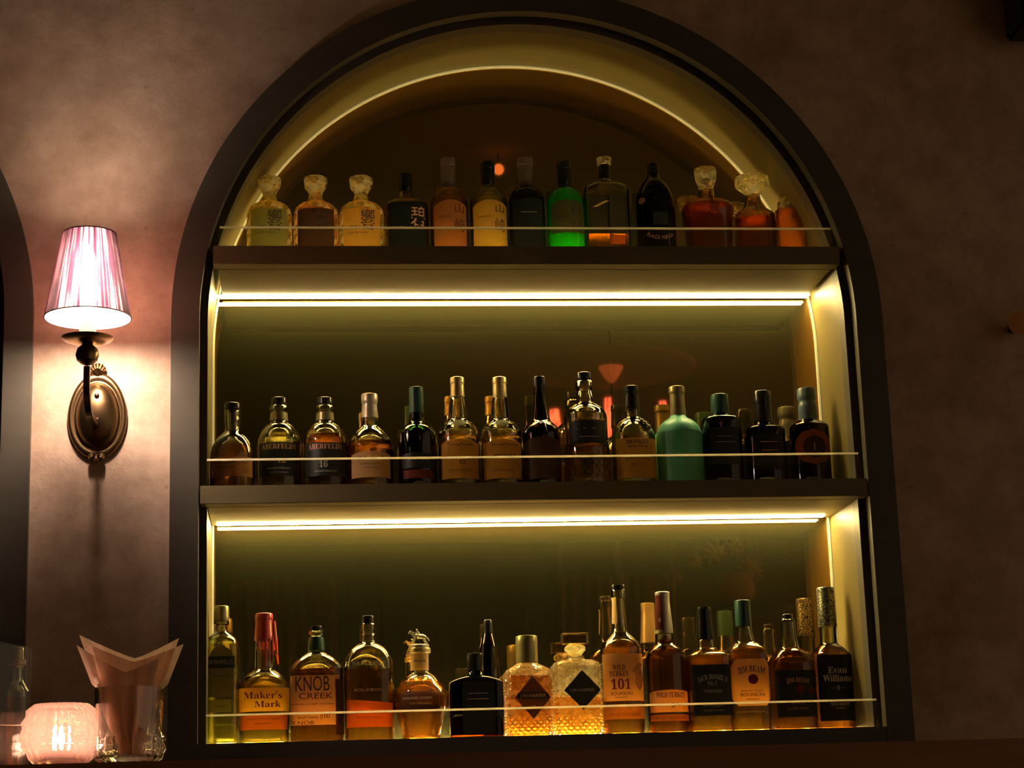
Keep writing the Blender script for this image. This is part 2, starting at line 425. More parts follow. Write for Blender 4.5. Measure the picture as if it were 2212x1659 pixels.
I_DIM = mat('faded_copper_print', (.30, .12, .07), .5)
I_SEAL = mat('red_seal_print', (.42, .07, .03), .5)
I_WHITE = mat('white_print', (.85, .82, .70), .45)
CAPK = mat('black_cap', (.012, .012, .010), .2)
CAPG = mat('dark_green_cap', (.02, .07, .05), .3)
CAPS = mat('silver_capsule', (.55, .50, .36), .35, .7)
CAPY = mat('pale_gold_capsule', (.72, .58, .26), .3, .8)
CAPB = mat('blue_grey_cap', (.10, .14, .17), .25)
CAPO = mat('olive_metal_cap', (.30, .26, .12), .35, .7)
WAX = mat('red_wax', (.42, .035, .03), .32, coat=.3)
PUNTM = N('thick_base_glass')  # milky white stands in for light caught in the thick bottle base
_g = PUNTM
PUNT = _g.end(_g.n('ShaderNodeMixShader', i0=.55, i1=_g.n('ShaderNodeBsdfGlass', Color=(1, .97, .88, 1), IOR=1.45).outputs[0],
    i2=_g.n('ShaderNodeAddShader', i0=_g.n('ShaderNodeBsdfTranslucent', Color=(.8, .8, .7, 1)).outputs[0], i1=_g.n('ShaderNodeBsdfDiffuse', Color=(.45, .42, .30, 1)).outputs[0]).outputs[0]).outputs[0])

ROWZ = {1: Z1T, 2: Z2T, 3: Z3}; ROWY = {1: 490, 2: 1000, 3: 1500}
def prism_bm(outline, y0, y1):
    n = len(outline); return loft([[(x, y0, z) for x, z in outline], [(x, y1, z) for x, z in outline]])
def bottle(row, cx, label, prof, glass=None, liq=None, kd=1.0, e=2.0, neck=None, caps=(), labels=(), texts=(), Y=.165,
           cat='bottle', name='whisky_bottle', punt=True, cut=None, group=None, rz=None, sub=4, base_z=None, base_y=None, t=.0026):
    glass = glass or CLEAR
    zb = ROWZ[row] if base_z is None else base_z
    by = base_y or ROWY[row]
    X = at(cx, by, Y).x; M = mpp(cx, by, Y)
    zf = lambda y: at(cx, y, Y).z
    root = thing(name, (X, Y, zb), label, cat, group)
    if rz: root.rotation_euler.z = rz
    neck = neck or prof[0][0]
    pr = list(prof)
    # profile -> sections; the neck is round, the body takes the depth ratio and the squareness
    ys = [q[0] for q in pr]; wmax = max(q[1] for q in pr); wn = pr[0][1]
    sec = []
    for q in pr:
        k = min(1, max(0, (q[1]-wn)/(wmax-wn+1e-6))) if q[0] >= neck else 0
        sec.append((zf(q[0])-zb, q[1]*M, q[1]*M*(1+(kd-1)*k), 2+(e-2)*k**.6))
    last = sec[-1]
    if last[0] > .006: sec.append((.004, last[1], last[2], last[3]))
    else: sec[-1] = (.004, last[1], last[2], last[3])
    sec.append((.0004, last[1]*.955, last[2]*.955, last[3]))
    sec = sec[::-1]
    rs = resample(sec, sub)
    S = Surf(rs)
    n = 48; H = rs[-1][0]
    def cutf(ring, z, hx):
        if not cut: return ring
        z0, z1, a = zf(cut[1])-zb, zf(cut[0])-zb, cut[2]
        if not z0 <= z <= z1: return ring
        out = []
        for i, (x, y, zz) in enumerate(ring):
            kz = int(round(z/cut[3])); ph = 1 if (kz % 2 == 0 and (i+kz) % 4 == 0) or (kz % 2 == 0 and (i+kz) % 4 == 2 and False) else 0
            ph = 1 if kz % 2 == 0 and (i+kz) % 4 in (0,) else ph
            out.append((x*(1+a*ph), y*(1+a*ph), zz))
        return out
    if cut:
        zz = [r[0] for r in rs]; z0, z1 = max(.004, zf(cut[1])-zb), zf(cut[0])-zb
        fine = [r for r in rs if r[0] < z0 or r[0] > z1]; k = int(z0/cut[3])+1
        while k*cut[3] < z1: fine.append((k*cut[3], *S.at(k*cut[3]))); k += 1
        rs2 = sorted(fine)
    else: rs2 = rs
    nn = 96 if cut else n; sring_ = uring if cut else sring
    outer = [cutf(sring_(z, hx, hy, ee, nn), z, hx) for z, hx, hy, ee in rs2]
    tb = .009
    inner = [sring_(z if z > tb else tb, max(hx-t, .002), max(hy-t, .002), ee, nn) for z, hx, hy, ee in rs if z > tb+.0005][::-1]
    zz, hx, hy, ee = tb, *S.at(tb)
    inner.append(sring_(tb+.0001, hx-t-.003, hy-t-.003, ee, nn))
    g = obj('glass_body', loft(outer+inner), glass, root, True, 12 if cut else 40)
    if liq:
        lm, ly = liq; zl = min(zf(ly)-zb, H-.003); ov = .0004
        lr = [sring_(tb-ov, *(lambda q: (q[0]-t-.003, q[1]-t-.003, q[2]))(S.at(tb)), nn)]
        lr += [sring_(z, max(a-t+ov, .002), max(b-t+ov, .002), c, nn) for z, a, b, c in rs if tb+.0012 < z < zl-.001]
        a, b, c = S.at(zl); lr.append(sring_(zl, a-t+ov, b-t+ov, c, nn))
        lo = obj('liquid', loft(lr), lm, root)
    if punt:
        hx, hy, ee = S.at(.01)
        obj('base', loft([sring(.0012, hx*.86, hy*.86, ee, 40), sring(.0030, hx*.88, hy*.88, ee, 40), sring(.0062, hx*.6, hy*.6, ee, 40), sring(.0074, hx*.3, hy*.3, ee, 40)]), PUNT, root)
    for c in caps:
        nm, mm, cp = c[:3]; ck = c[3] if len(c) > 3 else 1; ce = c[4] if len(c) > 4 else 2; lab = c[5] if len(c) > 5 else None
        rr = [(zf(y)-zb, h*M) for y, h in cp][::-1]
        rr = resample(rr, 3)
        bm = loft([sring(z, h, h*ck, ce, 36) for z, h in rr])
        o = obj(nm, bm, mm, root, True, 35)
        if lab: o['label'] = lab
    lbs = []
    for l in labels:
        x0, y0, x1, y1, mm = l[:5]; shape = l[5] if len(l) > 5 else 'rect'; nm = l[6] if len(l) > 6 else 'label'; off = l[7] if len(l) > 7 else .0005
        z1, z0 = zf(y0)-zb, max(zf(y1)-zb, .006); zm = (z0+z1)/2
        s0 = S.x2s((x0-cx)*M, zm); s1 = S.x2s((x1-cx)*M, zm); NI, NJ = 22, 14
        bm = bmesh.new(); G = []
        for j in range(NJ+1):
            v = j/NJ
            if shape == 'diamond': f = 1-abs(2*v-1)*.999
            elif shape in ('ellipse', 'ring'): f = max(math.sqrt(max(0, 1-(2*v-1)**2)), .02)
            elif shape == 'arch': f = 1 if v < .62 else max(.03, math.sqrt(max(0, 1-((v-.62)/.38)**2)))
            elif shape == 'octo': f = 1-max(0, (v-.85)/.15)*.3-max(0, (.15-v)/.15)*.3
            else: f = 1
            row_ = []
            for i in range(NI+1):
                u = i/NI*2-1; sc = (s0+s1)/2+(s1-s0)/2*u*f
                z = z0+(z1-z0)*v
                if shape == 'slant': z = z0+(z1-z0)*v*(1-.16*(u+1)/2)
                if shape == 'curvetop': z = z0+(z1-z0)*v*(1-.10*u*u)
                row_.append(bm.verts.new(S.map(sc, z, off)))
            G.append(row_)
        for j in range(NJ):
            for i in range(NI): bm.faces.new((G[j][i], G[j][i+1], G[j+1][i+1], G[j+1][i]))
        e_ = bmesh.ops.solidify(bm, geom=bm.faces[:], thickness=.00025)
        o = obj(nm, bm, mm, root, True, 60); lbs.append(o)
    for q in texts:
        s, tx, ty, tw, th, mm = q[:6]; arc = q[6] if len(q) > 6 else 0; li = q[7] if len(q) > 7 else 0; off = q[8] if len(q) > 8 else .0012
        v, f = text_geo(s); zc = zf(ty)-zb; sc = S.x2s((tx-cx)*M, zc); out = []
        for a, b in v:
            xx, yy = a*tw, b*th
            if arc:
                th_ = xx/arc; xx, yy = (arc+yy)*math.sin(th_), (arc+yy)*math.cos(th_)-arc
            out.append(S.map(sc+xx*M, zc+yy*M*1.03, off))
        par = lbs[li] if lbs and li is not None else root
        obj('lettering', (out, f), mm, par, False)
    return root, S, M, zf, lbs
# ------------------------------------------------------------------ bottom row
G3 = 'whisky bottles on the bottom ledge'; G2 = 'whisky bottles on the middle shelf'; G1 = 'whisky bottles on the top shelf'
bottle(3, 478, 'slim rectangular whisky bottle with arched label and blue-grey band, leftmost on the bottom ledge',
  [(1343,17),(1349,17),(1351,12.5),(1363,13.5),(1371,20),(1383,33),(1395,35.5),(1440,36),(1590,36)], GREENT, (L_PALE, 1392), .8, 5, caps=[('cap', CAPO, [(1310,15),(1311,16.5),(1342,17),(1343,16)])],
  labels=[(451,1396,505,1508,PGREY,'arch'),(450,1421,507,1446,PNAVY,'rect','label',.0012),(449,1514,501,1541,PGREY,'rect','lower_label')],
  texts=[('BUSHMILLS',478,1433,50,9,I_GREY,0,1,.002),('IRISH WHISKEY',478,1463,34,5,I_DK,-60,0),('AGED',478,1528,24,5,I_DK,0,2)], group=G3, Y=.15)
b = bottle(3, 571, 'bourbon bottle with dripping red wax seal and golden torn-top label',
  [(1332,17),(1384,19.5),(1440,21),(1447,23),(1454,32),(1465,44),(1478,51.5),(1490,54),(1590,52)], CLEAR, (L_GOLD, 1470), .82, 3.2,
  caps=[('wax_seal', WAX, [(1325,14),(1326,18),(1330,19.3),(1338,19.5),(1341,18.6),(1362,20),(1381,21.5),(1385,21)])],
  labels=[(517,1489,624,1540,PGOLD),(519,1547,620,1579,PORNG,'rect','lower_label')],
  texts=[(SERIF("Maker's"),568,1505,82,15,I_RED),(SERIF('Mark'),579,1524.5,56,13,I_RED),('KENTUCKY STRAIGHT BOURBON',569,1556,70,4,I_DK,0,1),('WHISKY',569,1566,40,4,I_DK,0,1)], group=G3)
_r, _S, _M, _zf, _ = b
bm = bmesh.new()
for dx, y0, y1, wd in ((4,1382,1442,3.4),(-13,1380,1405,3),(17,1376,1418,3),(-5,1380,1398,2.6),(11,1380,1428,2.2)):
    z0 = _zf(y0)-Z3; z1 = _zf(y1)-Z3; pts = [_S.map(_S.x2s(dx*_M, z0+(z1-z0)*k/6), z0+(z1-z0)*k/6, .0012) for k in range(7)]
    tube(pts, [wd*_M*.8*(1-.35*k/6) for k in range(7)], 8, bm)
obj('wax_drip', bm, WAX, _r)
bm = bmesh.new(); z0, z1 = _zf(1342)-Z3, _zf(1416)-Z3
tube([(21.5*_M, -.004, z0), (24*_M, -.006, z0+(z1-z0)*.5), (28*_M, -.008, z1)], [.0028, .0042, .002], 8, bm); obj('wax_tear_tab', bm, mat('orange_red_wax', (.75, .14, .06), .35), _r)
bottle(3, 684, 'flat squat bourbon flask with bold newsprint-style label and black stopper',
  [(1362,12),(1364,17),(1371,17.5),(1376,14),(1400,16.5),(1408,16),(1412,21),(1419,32),(1429,45),(1439,53),(1451,56.5),(1590,56.5)], CLEAR, (L_DARK, 1446), .52, 4,
  caps=[('stopper', CAPK, [(1353,12.5),(1354,13.5),(1361,13.5),(1362,12)]),('neck_foil', CAPG, [(1377,15.5),(1392,18),(1404,18),(1407,17)])],
  labels=[(628,1461,733,1568,PAPER),(724,1470,741,1590,PBRN,'rect','side_strip',.0016)],
  texts=[('KNOB',675,1479,73,31,I_DK),('CREEK',682,1505.5,72,12,I_DK),('kentucky straight bourbon',674,1523,94,5.5,I_RED),('small batch',664,1551,44,6,I_DK),('100',703,1549,17,9,I_DK),('KNOB',655,1563,46,8,I_DK),('|',692,1549,1,14,I_RED)], group=G3)
bottle(3, 797, 'round-shouldered bourbon flask with raised lettering and slanted orange label',
  [(1347,13),(1349,16.2),(1358,16.3),(1369,15.3),(1373,16.5),(1384,16),(1390,19),(1396,29),(1405,40),(1417,48),(1432,52.5),(1450,53),(1590,52)], CLEAR, (L_AMB, 1447), .64, 3,
  caps=[('stopper', CAPK, [(1331,13),(1332,13.6),(1347,13.8)])],
  labels=[(748,1512,847,1573,PORNG,'slant')],
  texts=[('BULLEIT',797,1436,72,8,I_CREAM,0,None,.0006),('BOURBON',795,1493,60,6,I_PINK,0,None,.0006),('BULLEIT BOURBON',797,1541,62,5,I_DK),('FRONTIER WHISKEY',797,1552,56,3.4,I_DK)], group=G3)
b = bottle(3, 909, 'globe-shaped bourbon decanter with a horse and rider on its stopper',
  [(1412,20.5),(1449,20.5),(1455,24),(1463,34),(1475,43),(1490,54),(1506,60),(1526,60),(1547,53),(1572,46),(1590,42)], CLEAR, (L_AMB, 1475), 1, 2.3,
  caps=[('foil_collar', CAPY, [(1401,22),(1402,23.5),(1409,23.5),(1412,21.5)]),('stopper', CAPS, [(1393,18.5),(1394,20.5),(1400,20.5),(1402,17)])],
  labels=[(888,1414,926,1449,PAPER,'rect','neck_label'),(862,1497,946,1540,PBRN,'octo')],
  texts=[(SCRIPT('Blanton'),907,1428,28,8,I_DK),('SINGLE BARREL BOURBON',897,1512,64,5,I_CREAM,0,1),('THE ORIGINAL',905,1524,50,4,I_GOLD,0,1)], group=G3)
_r, _S, _M, _zf, _ = b
def hz(x, y): return Vector(((x-908)*_M, 0, _zf(y)-Z3))
bm = bmesh.new()
tube([hz(896,1374), hz(901,1373), hz(907,1374.5), hz(914,1375), hz(921,1377)], [.003, .0048, .0050, .0054, .0035], 10, bm)   # barrel
tube([hz(921,1376), hz(926,1379), hz(929,1385)], [.002, .0015, .0008], 8, bm)                                               # tail
tube([hz(898,1374), hz(893,1369), hz(889,1364)], [.0040, .0032, .0024], 8, bm)                                             # neck
tube([hz(890,1363), hz(886,1366), hz(884,1369)], [.0024, .0019, .0013], 8, bm)                                             # head
for a, b_, c, dy in ((898,893,889,.0025),(901,897,893,-.0025),(917,921,926,.0025),(914,917,921,-.0025)):
    tube([hz(a,1377)+Vector((0,dy,0)), hz(b_,1384)+Vector((0,dy,0)), hz(c,1391.5)+Vector((0,dy,0))], [.0020, .0013, .0010], 8, bm)
tube([hz(908,1373), hz(905,1368), hz(903,1363.5)], [.0026, .0030, .0022], 8, bm)                                           # rider
tube([hz(903,1362.5), hz(902.2,1360.5), hz(901.5,1358.6)], [.0014, .0021, .0010], 8, bm)
tube([hz(904,1366), hz(898,1366.5), hz(893,1366)], [.0012, .0010, .0007], 8, bm)
tube([hz(906,1373)+Vector((0,-.004,0)), hz(902,1378)+Vector((0,-.005,0)), hz(905,1382)+Vector((0,-.005,0))], [.0018, .0015, .0010], 8, bm)
tube([hz(908,1392.8)-Vector((.016,0,0)), hz(908,1392.8), hz(908,1392.8)+Vector((.016,0,0))], [.0012]*3, 8, bm)
obj('horse_and_rider', bm, CAPS, _r)
bottle(3, 1028, 'wide black-labelled square whisky bottle between the globe decanter and the diamond-cut decanter',
  [(1450,15),(1458,18),(1463,32),(1466,40),(1471,53),(1480,58.5),(1590,58.5)], DBROWN, (L_DARK, 1480), .5, 6, Y=.095, neck=1458,
  caps=[('cap', CAPK, [(1412,16.5),(1413,17.5),(1450,17.8)])], labels=[(996,1474,1066,1588,PBLK)],
  texts=[('———',1030,1500,40,1,I_GREY),('———',1030,1512,46,1,I_GOLD)], group=G3)
bottle(3, 1058, 'slender dark brown bottle behind the wide black-labelled one',
  [(1368,10),(1378,13),(1398,18),(1425,21),(1450,21.5),(1590,21.5)], DBROWN, (L_AMB, 1441), 1, 2, Y=.217, caps=[('cap', CAPK, [(1339,8.5),(1341,9.5),(1368,11)])], punt=False, group=G3)
bottle(3, 1141, 'diamond-cut decanter of amber bourbon with tall metal cylinder cap',
  [(1434,26),(1438,30),(1445,42),(1452,48),(1460,49.5),(1590,48.5)], CUTD, (L_DARK, 1462), .8, 5, cut=(1446,1590,.06,.0034), t=.004,
  caps=[('cap', CAPO, [(1374,21.5),(1375.5,23.5),(1432,24),(1434,23)])],
  labels=[(1108,1464,1184,1556,PBRN,'diamond','label',.0025),(1113,1499,1179,1513,PBLK,'octo','label_band',.0032)],
  texts=[('I.W.HARPER',1147,1506,54,7,I_GOLD,0,1,.004),('12',1147,1530,11,6.5,I_GOLD,0,0,.0032)], group=G3)
bottle(3, 1246, 'diamond-cut clear decanter with flat square stopper and black diamond label',
  [(1417,19),(1425,20),(1428,37),(1435,49),(1445,51),(1590,50.5)], CUTD, (L_AMB, 1508), .7, 5, cut=(1430,1590,.06,.0034), t=.004,
  caps=[('stopper', AMBG, [(1369,29),(1370,30),(1390,30),(1391,28)], .6, 8),('stopper_knob', CUTG, [(1391,13),(1397,22),(1404,23),(1410,18),(1417,13)])],
  labels=[(1214,1451,1292,1536,PBLK,'diamond','label',.0025)],
  texts=[('I.W.HARPER',1253,1494,52,6,I_GREY,0,0,.0032)], group=G3)
b = bottle(3, 1345, 'tallest bourbon bottle with cream label bearing a big dark red number and a bird',
  [(1274,15),(1276,15.8),(1290,15.8),(1300,13.3),(1340,15.5),(1363,17),(1372,22),(1386,36),(1398,43),(1410,44.5),(1590,44)], CLEAR, (L_AMB, 1392), .86, 2.7,
  caps=[('cap', CAPK, [(1264,14),(1265,15.3),(1273,15.3),(1274,14)])],
  labels=[(1302,1415,1388,1517,PAPER),(1302,1524,1388,1556,PTAN,'rect','lower_label'),(1328,1292,1338,1348,PAPER,'rect','neck_strip',.0014)],
  texts=[(SERIF('WILD'),1333,1445,28,11,I_DK),(SERIF('TURKEY'),1333,1458.5,42,11,I_DK),(SERIF('101'),1336,1480.5,42,22,I_RED),('BOURBON',1337,1501,46,7,I_RED),('WHISKEY',1337,1509.5,30,4,I_RED),('KENTUCKY STRAIGHT BOURBON',1345,1546,66,5,I_RED,0,1)], group=G3)
def patch(b, pts, m, name, parent, off=.0013):
    """a flat printed shape (pixel outline) laid onto the label"""
    r, S, M, zf, lb = b; z0 = r.location.z; cx = b[5] if len(b) > 5 else 0
    out = []
    for x, y in pts:
        z = zf(y)-z0; out.append(S.map(S.x2s(x*M, z), z, off))
    return obj(name, (out, [tuple(range(len(out)))]), m, parent, False)
patch(b, [(20,1447),(27,1438),(33,1435),(38,1439),(34,1446),(38,1455),(40,1472),(36,1488),(31,1496),(26,1488),(22,1478),(24,1462),(20,1456),(15,1452)], paper_mat('faded_bird_print', (.50, .32, .15), .6), 'bird_print', b[4][0], .0024)
b = bottle(3, 1441, 'bourbon bottle with flared neck sleeve and small cream label low on dark amber body',
  [(1282,14),(1300,14),(1330,16.5),(1372,19.5),(1389,21),(1397,29),(1406,38),(1418,42.5),(1440,43),(1590,43.5)], CLEAR, (L_DARK, 1382), .86, 2.6,
  caps=[('neck_sleeve', CAPS, [(1279,14.5),(1280,16),(1283,16),(1300,15.3),(1330,17.6),(1369,20.6)])],
  labels=[(1400,1493,1483,1541,PAPER,'curvetop'),(1400,1546,1483,1560,PTAN,'rect','lower_label'),(1424,1287,1437,1362,PRED,'rect','neck_strip',.0019)],
  texts=[(SERIF('WILD TURKEY'),1443,1504,64,11,I_DK),(SERIF('8'),1446,1526,7,10,I_DK),('8',1431,1341,6,9,I_CREAM,0,2,.0027),('KENTUCKY STRAIGHT BOURBON',1442,1553,70,5,I_DK,0,1)], group=G3)
bottle(3, 1530, 'square whiskey bottle with black label and black neck, second square shoulder from the bird-labelled pair',
  [(1382,17.5),(1386,19),(1400,20.5),(1406,27),(1412,38),(1418,45),(1424,46),(1590,45.5)], CLEAR, (L_AMB, 1402), 1, 7,
  caps=[('cap', CAPK, [(1312,14.5),(1313,15.6),(1345,15.8),(1348,16.5),(1380,18.6),(1383,18.6)])],
  labels=[(1488,1440,1572,1549,PBLK)],
  texts=[(SERIF("JACK DANIEL'S"),1531,1466,66,12,I_GREY,70),('No.7',1531,1480,20,8,I_GREY),('TENNESSEE',1531,1497,40,6,I_GREY),('WHISKEY',1531,1527,48,6,I_GREY),('SOUR MASH',1531,1538,44,4,I_GREY)], group=G3)
b = bottle(3, 1615, 'square bourbon bottle with white label, red round seal and dark green screw cap',
  [(1352,17),(1370,18.5),(1387,21.5),(1393,28),(1402,38),(1411,42),(1424,43),(1590,43)], CLEAR, (L_AMB, 1398), 1, 6,
  caps=[('cap', CAPG, [(1297,15.5),(1298,17.2),(1350,17.6),(1353,17.8)])],
  labels=[(1574,1427,1656,1528,PAPER,'octo'),(1608,1460,1630,1482,PRED,'ellipse','seal',.0014)],
  texts=[(SERIF('JIM BEAM'),1616,1449,60,15,I_DK,80),('KENTUCKY STRAIGHT',1616,1496,50,4,I_RED),('BOURBON',1616,1504,52,7,I_DK),('WHISKEY',1616,1514,30,4,I_DK)], group=G3)
bottle(3, 1711, 'dark bourbon bottle with black label and two red seals, beside the foil-necked bottle',
  [(1338,15),(1345,16.2),(1375,17),(1399,21),(1408,30),(1418,38),(1429,45),(1440,47),(1590,47)], CLEAR, (L_DARK, 1404), 1, 5,
  caps=[('cap', CAPK, [(1327,10.5),(1328,12),(1337,13),(1340,16),(1343,16.3)])],
  labels=[(1668,1452,1754,1552,PBLK),(1710,1482,1728,1503,PRED,'ellipse','seal',.0014),(1736,1488,1752,1504,PRED,'ellipse','seal',.0014)],
  texts=[(SERIF('JIM BEAM'),1713,1473,50,11,I_PINK,90),('BLACK',1711,1522,30,5,I_PINK),('EXTRA AGED',1711,1534,44,4,I_PINK)], group=G3)
b = bottle(3, 1798, 'black-labelled bourbon bottle with tall patterned foil neck, rightmost on the bottom ledge',
  [(1352,19),(1370,18),(1389,19),(1399,28),(1411,37),(1424,42),(1590,42)], CLEAR, (L_DARK, 1395), 1, 4,
  caps=[],
  labels=[(1760,1418,1838,1560,PBLK)],
  texts=[(SERIF('Evan'),1801,1451,41,13,I_CREAM),(SERIF('Williams'),1801,1468.5,64,14,I_CREAM),(SERIF('1'),1801,1489,6,9,I_CREAM),(SERIF('BOURBON'),1803,1524,42,7,I_CREAM),('WHISKEY',1803,1533,24,4,I_CREAM),('———',1801,1489.5,38,.8,I_GREY,0,0,.0009)], group=G3)
_r, _S, _M, _zf, _ = b
g = N('patterned_foil'); tc = g.n('ShaderNodeTexCoord'); vo = g.n('ShaderNodeTexVoronoi', Vector=tc.outputs['Object'], Scale=170.0, _feature='DISTANCE_TO_EDGE')
rp = g.n('ShaderNodeValToRGB', Fac=vo.outputs[0]); rp.color_ramp.elements[0].position = .06; rp.color_ramp.elements[1].position = .12
rp.color_ramp.elements[0].color = (.02, .02, .015, 1); rp.color_ramp.elements[1].color = (.42, .42, .30, 1)
FOIL = g.end(g.n('ShaderNodeBsdfPrincipled', Base__Color=rp.outputs[0], Metallic=.75, Roughness=.35).outputs[0])
obj('foil_sleeve', loft([sring(z, h, h, 2, 36) for z, h in [(_zf(y)-Z3, h*_M) for y, h in ((1354,19.6),(1352,20.2),(1300,19.4),(1271,19),(1269,17.5))]]), FOIL, _r)

# ------------------------------------------------------------------ middle row
bottle(2, 502, 'pale squat round bottle with black stopper and tan label, leftmost on the middle shelf',
  [(887,16),(889,17.5),(903,17),(909,17.6),(915,16),(931,16.5),(938,22),(948,33),(962,42),(978,47),(992,48),(1041,48)], CLEAR, (L_AMB, 966), 1, 2, Y=.095,
  caps=[('stopper', CAPK, [(872,15.5),(873,17.4),(886,17.6),(888,15)])],
  labels=[(459,995,545,1037,PTAN)], texts=[('THE GLENROTHES',500,1006,74,7,I_DK),('SINGLE MALT',490,1018,40,4,I_DK),('12',530,1024,10,8,I_DK)], group=G2)
bottle(2, 603, 'round-shouldered malt bottle with black label numbered 12',
  [(876,16),(879,19.5),(886,20.3),(890,17.5),(908,18.6),(914,21),(922,31),(934,40),(948,45.5),(962,47.5),(1041,47.5)], GREENT, (L_GOLD, 964), 1, 2,
  caps=[('stopper', CAPK, [(860,14.5),(861,16.6),(875,17),(877,15)]),('neck_band', CAPO, [(893,18.6),(910,20)])],
  labels=[(561,965,646,1036,PBLK)], texts=[(SERIF('ABERFELDY'),603,973,80,11,I_GOLD),(SERIF('12'),608,1004,17,9,I_GOLD),('HIGHLAND SINGLE MALT',603,1020,50,4,I_GREY),('SCOTCH WHISKY',603,1029,40,3.5,I_GREY)], group=G2)
bottle(2, 703, 'round-shouldered malt bottle with black label numbered 16',
  [(876,16),(879,19.5),(886,20.3),(890,17.5),(908,18.6),(914,21),(922,31),(934,40),(948,45.5),(962,47.5),(1041,47.5)], CLEAR, (L_DARK, 943), 1, 2,
  caps=[('stopper', CAPK, [(860,14.5),(861,16.6),(875,17),(877,15)]),('neck_band', CAPO, [(893,18.6),(910,20)])],
  labels=[(661,965,746,1036,PBLK)], texts=[(SERIF('ABERFELDY'),703,973,80,11,I_PINK),(SERIF('16'),698,1011,18,14,I_GREY),('HIGHLAND SINGLE MALT',703,1026,50,4,I_GREY)], group=G2)
bottle(2, 800, 'malt bottle with silvery neck capsule, orange liquid line and cream script label',
  [(903,17.5),(920,19.5),(926,24),(936,34),(950,44),(964,49),(975,50),(1041,50)], CLEAR, (L_AMB, 959), 1, 2,
  caps=[('neck_capsule', CAPS, [(852,14.5),(853,17.6),(868,17.8),(876,16.2),(898,18.4),(904,18.8)])],
  labels=[(759,984,841,1040,PAPER,'curvetop')], texts=[(SCRIPT('Dalwhinnie'),800,998,58,9,I_DK),('HIGHLAND SINGLE MALT',800,1011,46,4,I_DK),('SCOTCH WHISKY',800,1019,34,3,I_DK)], group=G2)
bottle(2, 902, 'dark green bottle with dark capsule and brown lower label, left of the two gold-labelled twins',
  [(892,15.5),(912,17),(918,24),(924,33),(934,40),(946,42),(1041,42)], DGREEN, None, 1, 2,
  caps=[('neck_capsule', CAPG, [(837,12.5),(838,15.2),(880,15.8),(893,16.6)])],
  labels=[(868,985,936,1018,PBLK,'curvetop'),(870,1022,934,1040,PRED,'rect','lower_label')], texts=[('———',902,1000,48,1,I_GREY)], punt=False, group=G2)
for cx, txt, l1 in ((992, '12', 'gold-labelled malt bottle with the number 12, left one of two twins'), (1084, 'HERITAGE', 'gold-labelled malt bottle reading heritage, right one of two twins')):
    bottle(2, cx, l1,
      [(856,14),(862,16),(880,18.6),(898,20.3),(907,21),(913,27),(920,35),(930,41),(944,44.5),(1041,44.5)], CLEAR, (L_GOLD, 944), 1, 2,
      caps=[('neck_capsule', CAPY, [(816,13),(817,15.2),(829,15.4),(831,14.4),(858,15.6)])],
      labels=[(cx-40,957,cx+40,1041,PGOLD,'curvetop'),(cx-15,912,cx+15,927,PGREY,'ellipse','seal',.001)],
      texts=[(SCRIPT('Glenfarclas'),cx+4,969,62,9,I_DK),(SERIF(txt),cx+3,1006 if txt == '12' else 993,14 if txt == '12' else 50,8,I_DK),('HIGHLAND SINGLE MALT',cx,1024,54,4,I_RED)], group=G2)
bottle(2, 1171, 'dark brown malt bottle with white half-round seal on its shoulder',
  [(838,13),(850,12.6),(880,15),(898,18.5),(910,22),(918,30),(926,37),(936,40.5),(950,41.5),(1041,41.5)], DBROWN, (L_DARK, 960), 1, 2,
  caps=[('cap', CAPK, [(815,12),(816,13.8),(836,14),(839,12.8)])],
  labels=[(1132,951,1209,1041,PBRN,'curvetop')], texts=[('ESTD 1836',1178,918,26,6,I_WHITE,0,None,.0008),('(',1178,927,5,26,I_WHITE,0,None,.0008),(SCRIPT('Glenfarclas'),1171,975,54,9,I_DK)], group=G2)
_o = [o for o in C.objects if o.name.startswith('lettering')][-2]
bottle(2, 1269, 'big malt bottle with bulging glass neck, black label and cut lower body',
  [(822,15.5),(826,19),(836,20),(845,16.8),(856,19),(862,20),(872,21),(878,30),(886,39.5),(896,44.5),(905,46.5),(962,46.5),(967,44.5),(973,49),(1041,49)], CLEAR, (L_AMB, 914), 1, 2, cut=(982,1041,.05,.005),
  caps=[('stopper', CAPK, [(806,14.5),(807,16.6),(821,17),(823,15)])],
  labels=[(1229,917,1309,966,PBLK)], texts=[('———',1269,934,60,1.2,I_GREY),('———',1269,952,44,1,I_GREY)], group=G2)
b = bottle(2, 1371, 'blended malt bottle with three small metal monkeys on its shoulder and yellow label',
  [(884,16),(903,17.5),(908,25),(915,34),(925,41),(938,46),(950,47.5),(1041,47.5)], CLEAR, (L_PALE, 948), 1, 2,
  caps=[('stopper', CAPK, [(835,14.5),(836,16.6),(848,17),(849,16.2),(885,17.6)])],
  labels=[(1329,955,1414,1040,PYEL)], texts=[(SERIF('MONKEY'),1371,963,50,9,I_DK),(SERIF('SHOULDER'),1371,973,46,4.5,I_DK),('BLENDED MALT SCOTCH WHISKY',1371,1000,56,4,I_DK),('TRIPLE MALT',1371,1012,34,4,I_DK)], group=G2)
_r, _S, _M, _zf, _ = b
bm = bmesh.new()
for dx, y in ((13,915),(20,921),(27,928)):
    for ox, oy, rr in ((0,0,5.2),(-3,-5,3.2),(3,4,3.6),(4,-2,2.4),(-4,3,2.4)):
        z = _zf(y+oy)-Z2T; p = Vector(_S.map(_S.x2s((dx+ox)*_M, z), z, .001))
        bmesh.ops.create_icosphere(bm, subdivisions=2, radius=rr*_M*.8, matrix=Matrix.Translation(p))
obj('monkey_badge', bm, mat('dark_pewter', (.12, .10, .07), .3, .9), _r)
